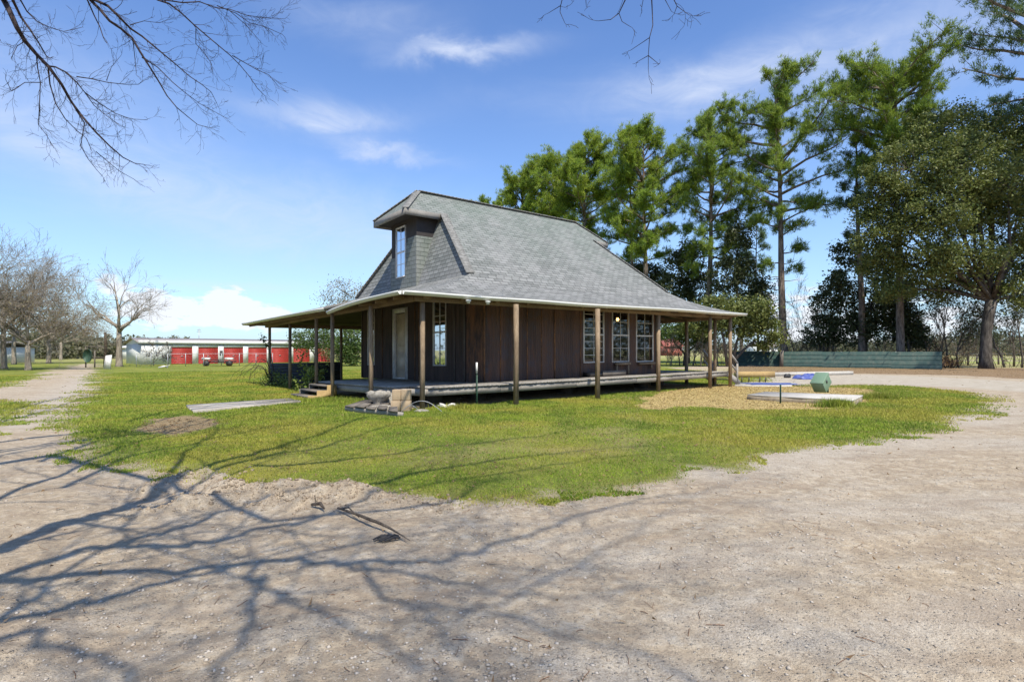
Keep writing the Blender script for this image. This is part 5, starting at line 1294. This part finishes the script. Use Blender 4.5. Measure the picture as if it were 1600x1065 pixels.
spots = [(1243,57,440,'sapling nearest the right side of the tallest pine trunk'),(1262,58,425,'forked bare sapling against the small cloud'),(1280,60,455,'low bare sapling in front of dark brush'),
 (1450,52,440,'bare sapling above the right end of the green fence'),(1466,50,400,'tall sapling just past the end of the green fence'),(1481,51,420,'leaning sapling second past the fence end'),(1497,49,455,'thin sapling third past the fence end'),(1512,54,470,'low sapling left of the thick mottled trunk'),
 (1570,48,450,'sapling just right of the thick mottled trunk'),(1584,50,430,'sapling second right of the thick mottled trunk'),(1597,47,410,'sapling at the right picture edge'),(1619,49,420,'sapling beyond the right picture edge'),(1560,58,500,'low stem far behind the thick mottled trunk'),
 (1442,58,480,'low thin stem behind the fence end'),(1457,61,490,'low pale stem behind the fence end'),(1527,60,500,'low stem far left behind the thick trunk'),(1205,59,500,'thin stem left of the tallest pine trunk'),(1048,52,515,'thin stem just right of the house wall'),(1062,55,510,'second thin stem seen through the porch'),(1083,53,512,'crooked stem seen between the porch posts'),(1095,50,518,'curved stem seen left of the far porch post'),(1122,51,505,'stem between the two far porch corner posts'),(1300,62,445,'bare sapling rising behind dark brush')]
for i, (px, Z, ty, lab) in enumerate(spots):
    if 1440 < px < 1620: sapling(lab+' with sparse leaves', px, Z, ty, 200+i, leaves='holly_leaves', nleaf=420, name='sapling', r=.10, leaf=.12)
    else: sapling(lab, px, Z, ty, 200+i, r=.075)
# twiggy underbrush low along the fence line
def brush(name, label, spans, seed, n, hh, mat, leafm=None, nl=0):
    rr = random.Random(seed); mb = MB(); tips = []
    for k in range(n):
        a = spans[k % len(spans)]; px = rr.uniform(a[0], a[1]); Z = rr.uniform(a[2], a[3]); b = at(px, 0, Z); b.z = 0
        grow(mb, b, (rr.uniform(-.5,.5), rr.uniform(-.5,.5), 1), hh*rr.uniform(.25, .55), .022, 2, rr, 0, (2,4), .7, tips, None, .25, .65, 3)
    o = mb.build(name, M[mat]); tag(o, label, 'brush', kind='stuff')
    if leafm:
        g = np.random.default_rng(seed); P = np.array([tuple(p) for p, _ in tips]); k = g.integers(0, len(P), nl); V, f = leafquads(P[k]+g.normal(size=(nl,3))*.15, .07, g, .5); m2 = MB(); m2.add(V, f); tag(m2.build(name+'_leaves', M[leafm]), label+' (its leaves)', 'brush', kind='stuff')
brush('underbrush', 'tangled bare underbrush along the edge of the field on the right', [(1040,1140,52,60),(1225,1300,55,62),(1440,1530,50,60),(1555,1680,46,60),(1300,1440,56,60)], 5, 210, 4.2, 'grey_bark', 'dead_leaves', 3500)
brush('brush_pile', 'dark brush pile against the right end of the green fence', [(1440,1500,45,47.5)], 6, 60, 1.3, 'twig_bark', 'dead_leaves', 1500)
def fieldfence():
    o = gnd(1500, 574); T = thing('wire_fence', 'thin wire field fence crossing behind the trees on the right', 'fence', (o[0], 60, 0)); pts = []
    for k, px in enumerate(range(1440, 1660, 18)):
        b = at(px, 0, 58); mb = MB(); mb.tube([(b.x, b.y, -.1), (b.x, b.y, 1.25)], .05, 5); mb.build('post', M['grey_bark'], T); pts.append(b)
    for z in (.4, .8, 1.15):
        mb = MB(); mb.tube([(p.x, p.y, z) for p in pts], .012, 3); mb.build('wire', M['galvanized'], T)
fieldfence()

# --- far woods on the horizon
def farwood():
    g = np.random.default_rng(3); C = []
    for a0, a1, D0, D1, h0, h1, n in ((-48,-35,120,150,3,6,360),(-35,-31,180,220,3,5.5,160),(-31,-14,230,280,2,4,300),(-16,24,260,300,4,7,600),(24,52,190,260,3.5,6,1000),(-60,-48,100,150,6,9,200),(52,300,60,90,7,12,1500)):
        for k in range(n):
            a = R(g.uniform(a0, a1)); D_ = g.uniform(D0, D1); h = g.uniform(h0, h1)*(.6+.7*float(vnoise(np.array([a*14]), np.array([D_*.02]), 5)[0])); m = 44
            z = g.uniform(0, 1, m); wd = np.sqrt(np.clip(1-z**2, .02, 1))*h*.3
            C.append(np.stack([D_*math.sin(a)+g.normal(size=m)*wd, D_*math.cos(a)+g.normal(size=m)*wd, z*h], 1))
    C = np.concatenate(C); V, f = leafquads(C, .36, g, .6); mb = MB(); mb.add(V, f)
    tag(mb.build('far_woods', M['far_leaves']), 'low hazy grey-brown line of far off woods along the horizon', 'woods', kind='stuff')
farwood()

# --- left side trees
def baretree(name, label, px, Z, topy, seed, r, mat='pale_bark', depth=6, kids=(2,3), spread=.75, L=None, leafm=None, nl=0, cat='tree', group=None, leaf=.09, forkh=.3, droop=0.0, lean=0):
    RMIN[0] = Z*.00016; rr = random.Random(seed); b = at(px, 0, Z); b.z = -.15; h = at(px, topy, Z).z; T = thing(name, label, cat, (b.x, b.y, 0), group)
    mb = MB(); f = Vector((b.x+lean, b.y, h*forkh)); mid = b.lerp(f, .55)+rvec(rr)*.08; mb.tube([b, b+Vector((0,0,.35)), mid, f], [r*1.5, r*1.02, r*.82, r*.7], 9); mb.build('trunk', M[mat], T, True)
    cr = MB(); tips = []; nl_ = 5
    for k in range(nl_+1):
        a = k*2.4+rr.uniform(-.4,.4); up = .75 if k < nl_ else 3
        s = mid.lerp(f, rr.uniform(.6, 1)) if k < nl_-1 else f
        grow(cr, s, (math.cos(a), math.sin(a)*.8, up*rr.uniform(.7,1.5)), L or h*.30, r*rr.uniform(.42,.62), depth-2, rr, droop, kids, spread, tips, None, .22, .70)
    cr.build('branches', M[mat], T)
    if leafm:
        g = np.random.default_rng(seed); P = np.array([tuple(p) for p, _ in tips]); k = g.integers(0, len(P), nl); V, f_ = leafquads(P[k]+g.normal(size=(nl,3))*.3, leaf, g, .5); m2 = MB(); m2.add(V, f_); m2.build('foliage', M[leafm], T)
    return T
baretree('bare_tree', 'single pale bare tree with a flared trunk standing beside the storage building', 186, 50, 403, 61, .28, 'pale_bark', 7, (1,3), .6, L=2.5, forkh=.36)
grp = 'bare trees along the left drive'
baretree('bare_tree', 'tall bare tree at the left edge with a pale leaning trunk', 6, 44, 345, 62, .22, 'pale_bark', 7, (2,4), .8, group=grp, L=3.1)
baretree('bare_tree', 'bushy budding tree with an ivy clad trunk, second from the left edge', 44, 41, 425, 63, .21, 'pale_bark', 7, (2,4), .75, 2.1, 'bud_leaves', 5200, group=grp, leaf=.06)
baretree('bare_tree', 'smaller budding tree farthest along the left drive', 76, 62, 435, 64, .24, 'pale_bark', 7, (2,3), .8, 3.0, 'bud_leaves', 3600, group=grp, leaf=.08)
baretree('bare_tree', 'bare tree beyond the left picture edge', -45, 40, 330, 65, .26, 'pale_bark', 7, (2,4), .8, 3.2, group=grp)
baretree('bare_tree', 'fine twigged tree behind the ivy clad trunk', 22, 58, 400, 66, .22, 'pale_bark', 7, (2,3), .8, 3.6, 'bud_leaves', 2400, group=grp, leaf=.08)
baretree('bare_tree', 'short twiggy tree between the drive trees and the field', 95, 85, 470, 67, .22, 'pale_bark', 6, (2,3), .8, 2.8, 'bud_leaves', 1500, group=grp, leaf=.1)
# twigs shrub before storage end wall
sapling('leafless shrub spread in front of the storage building end wall', 240, 53, 528, 301, 'grey_bark', .05, None, 0, 'bare_shrub', None, .8, 4, (3,4), 'shrub', 1.1)
sapling('second leafless shrub near the first storage door', 262, 53.5, 532, 302, 'grey_bark', .045, None, 0, 'bare_shrub', None, .8, 4, (3,4), 'shrub', 1.0)
# trees beyond the porch on the left
def near_ev(label, lobes, base, Z, seed, mat, n, leaf, name='tree', r0=.16, clumps=160, sig=.3, cat='tree', stems=1, bm='grey_bark'):
    return ev(label, lobes, base, Z, seed, mat, n, leaf, name, cat, None, clumps=clumps, r0=r0, sig=sig, stems=stems, bmat=bm)
near_ev('olive budding tree whose top shows over the left porch roof', ((540,458,2.3,1.7,0),(518,470,1.8,1.6,0),(560,470,1.8,1.8,0),(535,500,2.6,2.0,0),(565,505,2.2,2.0,0)), 540, 66, 71, 'bud_leaves', 5200, .10, clumps=240, sig=.45)
near_ev('dark green tree seen between the left porch posts', ((488,528,2.2,1.5,0),(475,535,1.5,1.2,0),(505,525,1.8,1.7,0),(515,540,1.4,1.4,0)), 492, 62, 72, 'green_leaves', 5200, .12, clumps=180, sig=.35)
near_ev('bright green bush beside the left wall corner of the house', ((548,528,1.3,1.6,0),(556,548,1.1,1.2,0),(540,550,1.0,1.2,0)), 549, 52, 73, 'green_leaves', 6000, .11, 'bush', clumps=110, sig=.28, cat='bush', stems=3, r0=.06)
near_ev('grey budding brush behind the leftmost porch posts', ((525,552,1.3,.8,0),(540,556,1.2,.6,0)), 530, 56, 74, 'bud_leaves', 1600, .08, 'bush', clumps=70, sig=.3, cat='bush', stems=3, r0=.05)
# --- bramble and vine by the porch screen
def vine():
    b = gnd(487, 611); T = leafy('vine', 'yellow-green leafy vine climbing the post left of the porch steps', 'vine', (b[0], b[1], 0), [(at(490, 592, 19.6), (.32,.3,.32)), (at(476, 602, 19.6), (.35,.3,.2)), (at(497, 580, 19.4), (.25,.2,.22)), (at(480,585,19.9), (.2,.2,.35)), (at(474,560,20.6), (.08,.08,.3))], 81, .055, 900, 50, 'bush_leaves', 'twig_bark', .025, sig=.08, stems=3, aspect=.6)
    b = gnd(430, 606); T = leafy('bramble', 'tangled bramble with arching stems around the left corner porch post', 'bramble', (b[0], b[1], 0), [(at(428, 590, 23), (.4,.4,.4)), (at(440, 600, 22.6), (.6,.4,.3)), (at(455, 604, 22.0), (.5,.4,.2)), (at(414, 602, 22.6), (.3,.3,.2))], 82, .045, 700, 60, 'bush_leaves', 'twig_bark', .02, sig=.12, stems=4, aspect=.6)
    mb = MB(); rr = random.Random(9)
    for k in range(9):
        s = at(rr.uniform(422, 440), 0, 22.8); s.z = 0; e = s+Vector((-rr.uniform(.4, 1.9), rr.uniform(-.5,.3), 0)); h = rr.uniform(.5, 1.3)
        mb.tube([s, s.lerp(e, .3)+Vector((0,0,h*.9)), s.lerp(e, .6)+Vector((0,0,h)), s.lerp(e, .9)+Vector((0,0,h*.6)), e+Vector((0,0,rr.uniform(.0, .4)))], [.012,.010,.009,.006,.004], 4)
    mb.build('arching_stem', M['twig_bark'], T)
    c = [at(408, 524, 22.5), at(411, 532, 22.5), at(419, 541, 22.5), at(424, 560, 22.8), at(430, 590, 23)]; mb = MB(); mb.tube(c, [.01,.012,.015,.015,.02], 4); g = np.random.default_rng(4)
    P = np.array([tuple(at(*q, 22.5)) for q in ((408,524),(411,528),(407,530),(413,533),(417,538),(420,537),(418,543))]); k = g.integers(0, 7, 90); V, f = leafquads(P[k]+g.normal(size=(90,3))*.045, .045, g, .6); m2 = MB(); m2.add(V, f); mb.build('tall_stem', M['twig_bark'], T); m2.build('dark_leaves', M['holly_leaves'], T)
vine()
def clump(name, label, px, py, n, h, seed, rad=.3, z0=0.0, mat='green_leaves'):
    c = gnd(px, py); g = np.random.default_rng(seed); P = np.stack([c[0]+g.normal(size=n)*rad, c[1]+g.normal(size=n)*rad*.4, np.zeros(n)+z0], 1)
    global rng; rng = g; o = blades(name, M['grass_blades'], P, h, .012, .6); o['kind'] = ''; del o['kind']; tag(o, label, 'grass tuft')
clump('grass_tuft', 'taller green grass tuft at the front right corner of the concrete slab', 1306, 636, 900, .24, 1, .24)
clump('grass_tuft', 'taller green grass tuft beside the right end of the concrete slab', 1374, 623, 1000, .22, 2, .3)
clump('grass_tuft', 'ragged grass tuft under the deck edge near the white tipped stake', 722, 639, 900, .14, 3, .35)
clump('grass_tuft', 'weedy grass tuft before the left side of the steps', 512, 628, 900, .16, 4, .4)
clump('grass_tuft', 'weedy grass tuft below the deck left of the broken planter', 560, 630, 700, .16, 5, .35)

# --- the bare tree overhead: crown reaches into the top of the picture and shades the drive
def overhead():
    RMIN[0] = .0014
    rr = random.Random(77)
    base = Vector((-8.6, -.4, -.2)); fork = Vector((-8.2, -.6, 3.6))
    T = thing('bare_tree', 'large bare tree overhead whose hanging twigs enter the top left of the picture', 'tree', (base.x, base.y, 0))
    mb = MB(); mb.tube([base, base+Vector((.05,0,.5)), Vector((-8.4,-.5,2)), fork], [.55,.4,.34,.32], 12); mb.build('trunk', M['near_bark'], T, True)
    cr = MB()
    SH = Vector((SUND.x/SUND.z, SUND.y/SUND.z, 1))
    def keep(q): return not inframe(q)
    def limb(px, h0, h1, r0, r1, link=True, kids=1.0, sub=3):
        pts = []; n = len(px)
        for i, p in enumerate(px):
            h = h0+(h1-h0)*i/(n-1); g_ = gnd(*p); h = max(h, (.653*1.2*g_[1]+CAMH+.5)/(1+.653*1.2*abs(SH.y))) if g_[1] > 0 else h; pts.append(Vector((g_[0], g_[1], 0))+SH*h)
        # smooth
        q = []
        for i in range(n-1):
            for k in range(4): q.append(pts[i].lerp(pts[i+1], k/4)+rvec(rr)*.05)
        q.append(pts[-1]); rad = [r0+(r1-r0)*i/(len(q)-1) for i in range(len(q))]
        if link:
            s = q[0]; cr.tube([fork, fork.lerp(s, .5)+Vector((0,0,.5)), s], [max(r0*1.3, .1), r0*1.15, r0], 8)
        rad = [x*.8 for x in rad]; cr.tube(q, rad, 8)
        for i in range(2, len(q)-1):
            if rr.random() < .55*kids and keep(q[i]):
                ax = (q[i+1]-q[i]).normalized(); grow(cr, q[i], (ax*.8+rvec(rr)*.9), rr.uniform(.6, 1.5), rad[i]*.38, sub, rr, 0, (2,3), .7, None, keep, .25, .68)
        if keep(q[-1]): grow(cr, q[-1], (q[-1]-q[-3]), 1.4, r1, 3, rr, 0, (2,4), .7, None, keep, .25, .68)
    # limbs laid out so their shadows fall as on the ground in the photograph
    limb([(-60,880),(0,862),(84,822),(146,808),(197,791),(245,766),(282,746),(330,725),(394,712),(470,690),(560,655),(690,632)], 4.6, 8.5, .13, .035, kids=.9)
    limb([(197,791),(232,792),(266,777),(300,760),(350,745)], 5.6, 6.6, .05, .02, False, .3)
    limb([(-60,930),(0,905),(100,870),(187,852),(253,835),(310,813),(362,795),(420,780)], 4.6, 6.6, .07, .025, kids=.5)
    limb([(187,852),(266,855),(345,839),(406,822),(485,811),(540,790),(600,772),(760,742),(900,722)], 5.4, 8.0, .05, .02, False, 1.2)
    limb([(-80,915),(100,900),(275,892),(362,879),(450,868),(537,880),(625,876),(690,874),(756,852),(840,826),(930,800)], 4.8, 8.2, .06, .02, kids=.9)
    limb([(-100,990),(100,944),(187,927),(275,909),(345,887),(430,870)], 4.8, 6.2, .045, .025, kids=.6)
    limb([(537,880),(625,896),(712,905),(782,922),(900,930)], 6.6, 8.0, .032, .012, False, 1.4)
    limb([(559,883),(603,927),(660,953),(712,1010),(800,1090)], 6.8, 8.0, .032, .012, False, 1.4)
    limb([(400,900),(424,922),(494,949),(559,984),(625,1023),(690,1054)], 6.6, 7.8, .03, .014, False, 1.6)
    limb([(400,870),(395,930),(380,990),(330,1060),(300,1140)], 6.6, 8, .035, .014, False, 1.4)
    limb([(-40,790),(0,778),(100,735),(170,705),(250,680),(330,655),(430,640)], 5.2, 7.2, .055, .02, kids=1.3)
    limb([(-40,712),(0,702),(100,690),(200,672),(290,645),(370,628)], 5.4, 7.5, .05, .02, kids=1.3)
    limb([(-60,668),(0,658),(70,642),(130,622),(160,612)], 5.4, 7.0, .05, .02, kids=1.2)
    limb([(-60,735),(0,712),(60,700),(140,688),(230,668),(330,662)], 5.5, 7.2, .04, .014, kids=1.2)
    limb([(-60,1000),(30,950),(60,930),(90,900)], 6.0, 6.6, .05, .03, kids=1.2)
    limb([(-60,1030),(40,980),(110,1010),(180,1040),(260,1100)], 6.5, 7.6, .045, .02, kids=1.6)
    limb([(700,960),(800,930),(900,880),(980,840),(1040,800)], 7.6, 8.6, .022, .008, False, 1.6)
    limb([(640,930),(760,950),(880,985),(980,1010),(1060,1050)], 7.6, 8.6, .022, .008, False, 1.6)
    for k, pl in enumerate(([(60,720),(150,690),(240,672),(330,650),(450,632)], [(100,760),(200,712),(300,694),(400,670),(520,655)], [(330,735),(420,712),(500,700),(600,668),(700,655)], [(400,730),(520,722),(640,702),(760,690),(860,678)],
            [(200,660),(270,640),(330,632)], [(20,640),(110,618),(200,612),(300,610)], [(560,762),(700,730),(830,712),(960,700)], [(260,745),(300,700),(340,672)])):
        limb(pl, 7.5, 9.5, .055, .02, False, 1.6, 3)
    # hanging branches that enter the picture
    def traced(pl, r0, r1, Z0, Z1, tw=1.0, zs=.3, up=None, seed=0):
        q = [at(x*zs, y*zs, Z0+(Z1-Z0)*i/(len(pl)-1)+.12*math.sin(i*1.7+seed)) for i, (x, y) in enumerate(pl)]
        Q = []
        for i in range(len(q)-1):
            for k in range(2): Q.append(q[i].lerp(q[i+1], k/2))
        Q.append(q[-1]); m = len(Q); rad = [r0+(r1-r0)*(i/(m-1))**.8 for i in range(m)]
        if up is not None: cr.tube([up, up.lerp(Q[0], .5)+Vector((0,0,.5)), Q[0]+Vector((0,0,.02)), Q[0]], [r0*1.8, r0*1.5, r0*1.05, r0], 6)
        cr.tube(Q, rad, 5)
        for i in range(1, m-1):
            ax = (Q[i+1]-Q[i]).normalized(); seg = (Q[i+1]-Q[i]).length
            for _ in range(int(tw*seg/.085)+1):
                if rr.random() > .72*tw: continue
                p = Q[i].lerp(Q[i+1], rr.random()); v = rvec(rr); v.y *= .6
                grow(cr, p, (ax*.9+v*.95), rr.uniform(.10, .28), min(rad[i]*.5, .0045), 2, rr, 0, (1,2), .7, None, None, .3, .6, 3)
        grow(cr, Q[-1], (Q[-1]-Q[-2]), .11, r1, 1, rr, 0, (2,3), .6, None, None, .3, .6, 3)
    t_ = traced; u1 = Vector((-7.2, 3.5, 7.2)); u2 = Vector((-6, 3.2, 7.6)); u3 = Vector((-4.8, 3, 8))
    for s in (u1, u2, u3): cr.tube([fork, fork.lerp(s, .5)+Vector((0,0,.4)), s], [.16,.12,.08], 8)
    t_([(10,-30),(20,0),(50,60),(90,150),(130,215),(190,285),(250,345),(320,440),(370,530),(430,610),(500,690),(570,760),(640,820),(700,850),(750,857)], .038, .004, 6.6, 7.4, 1.0, up=u1)
    t_([(250,345),(290,350),(350,380),(400,430),(440,480),(490,550),(550,600),(620,650)], .013, .003, 7.0, 7.4)
    t_([(370,530),(400,580),(440,640),(430,700),(420,760),(460,830),(500,880),(530,915)], .008, .003, 7.2, 7.5, .7)
    t_([(250,345),(260,440),(290,540),(340,620),(400,680),(450,720),(480,790)], .010, .003, 7.0, 7.2, .8)
    t_([(130,215),(90,240),(60,300)], .006, .003, 6.8, 6.6); t_([(220,430),(130,430),(60,475),(30,415)], .006, .003, 7.0, 6.7)
    t_([(190,285),(195,350),(210,430),(205,560),(200,650),(240,700),(280,770)], .008, .003, 6.9, 7.1, .8)
    t_([(60,-10),(110,90),(160,160),(200,220),(240,290)], .018, .006, 6.7, 7.0, .8, up=u1); t_([(100,-10),(140,60),(190,110),(250,140),(330,165),(420,145)], .010, .003, 6.8, 7.6, up=u1)
    t_([(400,400),(470,410),(560,430),(650,440),(720,440),(750,420)], .008, .003, 7.1, 7.6); t_([(555,420),(580,350),(630,290)], .005, .002, 7.4, 7.5, .6)
    t_([(440,480),(520,540),(600,590),(680,620),(760,625)], .008, .003, 7.2, 7.7); t_([(500,790),(560,840),(620,890),(700,935)], .006, .003, 7.3, 7.6, .8)
    t_([(460,-20),(470,0),(520,50),(570,110),(630,150),(690,200),(730,270),(780,350),(830,430),(870,500),(920,560),(980,610),(1030,650),(1090,665)], .022, .003, 6.4, 7.2, .8, up=u2)
    t_([(480,-20),(490,0),(560,30),(620,90),(680,150),(740,190),(800,240),(860,290),(920,340),(990,400),(1050,440),(1100,480),(1130,540)], .020, .003, 6.5, 7.5, .9, up=u2)
    t_([(450,-10),(490,80),(520,140),(540,200)], .009, .005, 6.4, 6.5, .2, up=u2); t_([(690,200),(700,280),(710,380)], .006, .003, 6.9, 6.9, .7)
    t_([(740,300),(820,350),(900,430),(960,480),(1040,540),(1150,600)], .008, .003, 7, 7.5, .9); t_([(680,130),(750,110),(830,120),(900,95)], .005, .002, 6.9, 7.4)
    t_([(800,-20),(820,0),(880,20),(940,65),(1010,130),(1080,190),(1140,240),(1200,290),(1250,340),(1300,400),(1340,460),(1380,500)], .013, .003, 6.3, 7.2, .8, up=u3)
    t_([(1210,290),(1280,330),(1340,365),(1400,390),(1450,450)], .006, .003, 7, 7.3, 1.1); t_([(840,-20),(850,0),(950,15),(1040,10),(1120,40),(1200,50),(1280,80),(1350,90),(1480,100)], .010, .003, 6.4, 7.4, 1.0, up=u3)
    t_([(1130,30),(1230,70),(1300,120),(1380,140),(1470,180)], .006, .003, 6.9, 7.3, .9); t_([(1020,150),(1020,230),(1060,270),(1100,330)], .005, .003, 6.8, 7.0, .9); t_([(1200,60),(1280,130),(1350,210)], .005, .003, 7, 7.3, .9)
    z = 1.0; u4 = Vector((.9, 1.6, 6.2)); u5 = Vector((-.5, .6, 7.0)); cr.tube([u3, u3.lerp(u5, .5)+Vector((0,0,.4)), u5, u4], [.07,.05,.035,.02], 6)
    def tt(pl, r=.004, up=u4): traced(pl, r, .0018, 4.0, 4.1, .10, z, up)
    tt([(880,-6),(876,9),(875,19),(882,35)]); tt([(876,9),(858,20)], .003, None); tt([(980,-6),(967,21),(954,31),(935,33)], .005); tt([(967,21),(972,34),(985,42)], .003, None)
    tt([(1018,-6),(1019,16),(1020,40),(1015,59),(1013,87),(1013,110)], .005); tt([(1015,59),(985,79)], .003, None); tt([(1013,87),(997,96)], .003, None); tt([(1013,87),(1029,100)], .003, None)
    tt([(1036,-6),(1049,18)], .003); tt([(1050,-6),(1058,10),(1077,24)], .004); tt([(1058,10),(1053,23)], .003, None); tt([(1006,-6),(1003,11)], .003); tt([(915,-6),(916,10)], .003)
    cr.build('crown', M['twig_bark'], T)
overhead()

# ------------------------------------------------------------------ light, sky, camera
ld = bpy.data.lights.new('sun', 'SUN'); ld.energy = 5.0; ld.angle = R(.5); ld.color = (1, .94, .82)
lo = bpy.data.objects.new('sun', ld); COL.objects.link(lo); lo.rotation_euler = SUND.to_track_quat('Z', 'Y').to_euler()
w = bpy.data.worlds.new('World'); scene.world = w; w.use_nodes = True; nt = w.node_tree
class WT_(NT):
    def __init__(s, nt): s.t = nt; s.N = nt.nodes; s.L = nt.links
W = WT_(nt)
sky = W.N.new('ShaderNodeTexSky'); sky.sky_type = 'NISHITA'; sky.sun_disc = False; sky.sun_elevation = SEL; sky.sun_rotation = SAZ
sky.air_density = 1.0; sky.dust_density = .35; sky.ozone_density = 1.6
bg = W.N['Background']; bg.inputs['Strength'].default_value = .14
tc = W.N.new('ShaderNodeTexCoord'); D = tc.outputs['Generated']
sx, sy, sz = W.sep(D)
az = W.math('ARCTAN2', sx, sy); el = W.math('ARCSINE', sz)
def dirof(px, py): return math.atan((px-CX)/F), math.atan((HZ-py)/math.hypot(F, px-CX))
cmb = W.N.new('ShaderNodeCombineXYZ'); W.L.new(az, cmb.inputs[0]); W.L.new(W.math('MULTIPLY', el, 2.2), cmb.inputs[1])
AE = cmb.outputs[0]
warp = W.noise(AE, 3.0, 5, .6, 1.5); fib = W.noise(AE, 9, 6, .65, 1.2)
def blob(px, py, rx, ry, ang, st, soft=2.0):
    a0, e0 = dirof(px, py); rx /= F; ry /= F; c, s = math.cos(R(ang)), math.sin(R(ang))
    dx = W.math('SUBTRACT', az, a0); dy = W.math('SUBTRACT', el, e0)
    dy = W.math('ADD', dy, W.math('MULTIPLY', W.math('SUBTRACT', warp, .5), .09))
    u = W.math('DIVIDE', W.math('ADD', W.math('MULTIPLY', dx, c), W.math('MULTIPLY', dy, s)), rx)
    v = W.math('DIVIDE', W.math('SUBTRACT', W.math('MULTIPLY', dy, c), W.math('MULTIPLY', dx, s)), ry)
    r2 = W.math('ADD', W.math('MULTIPLY', u, u), W.math('MULTIPLY', v, v))
    g = W.math('POWER', 2.718, W.math('MULTIPLY', r2, -1.0))
    return W.math('MULTIPLY', g, st)
tot = None
for b in ((722,78,100,14,2,.75),(505,182,95,18,2,.68),(600,236,80,12,-3,.55),(560,25,110,20,4,.25),(1130,122,150,30,6,.6),(1430,60,260,70,12,.36),
          (90,235,160,26,-18,.28),(330,300,330,60,-8,.30),(30,120,150,60,0,.22),(900,150,260,22,2,.10),(520,370,260,60,0,.22),(330,440,130,10,0,.3)):
    x = blob(*b); tot = x if tot is None else W.math('ADD', tot, x)
wisp = W.math('MULTIPLY', tot, W.ramp(fib, [(.25, .45), (.7, 1.15)]), clamp=True)
# heaped clouds low over the horizon, brightest to the left
cm = W.noise(AE, 26, 8, .62, .2)
cu = None
for b in ((356,462,26,20,0,1.3),(345,482,48,18,0,1.2),(398,492,46,20,0,1.1),(335,500,70,16,0,1.),(245,470,24,20,0,.9),(238,492,44,20,0,1.),(180,445,30,16,0,.7),(420,512,60,14,0,.6),(80,430,60,22,0,.35),(1240,470,60,40,0,.7),(1290,520,200,28,0,.5),(1500,500,150,40,0,.5)):
    x = blob(*b); cu = x if cu is None else W.math('ADD', cu, x)
cum = W.ramp(W.math('MULTIPLY', cu, W.ramp(cm, [(.30, .15), (.62, 1.5)])), [(.48, 0.), (.9, 1.)])
hs = W.N.new('ShaderNodeHueSaturation'); hs.inputs['Saturation'].default_value = 1.04; hs.inputs['Value'].default_value = 1.0; hs.inputs['Hue'].default_value = .515
W.L.new(sky.outputs[0], hs.inputs['Color'])
base = W.mix(1.0, hs.outputs[0], (.92,1.20,1.33), 'MULTIPLY')
hz = W.ramp(el, [(0., .7), (.10, .42), (.28, .10), (.5, 0.)])
base = W.mix(hz, base, (3.1,3.95,5.7))
c = W.mix(W.math('MULTIPLY', wisp, 1.0), base, (4.6,5.1,6.2)); c = W.mix(W.math('MULTIPLY', cum, .85), c, (5.9,6.0,6.4))
W.L.new(c, bg.inputs['Color'])
cam = bpy.data.cameras.new('camera'); co = bpy.data.objects.new('camera', cam); COL.objects.link(co)
co.location = (0, 0, CAMH); co.rotation_euler = (R(90), 0, 0); cam.sensor_width = 36; cam.lens = F/1600*36; cam.shift_y = (HZ-532.5)/1600
cam.clip_start = .05; cam.clip_end = 6000; scene.camera = co
vs = scene.view_settings; vs.view_transform = 'Standard'; vs.look = 'None'; vs.exposure = 0.26; vs.gamma = 1
scene.cycles.max_bounces = 8; scene.cycles.transparent_max_bounces = 16
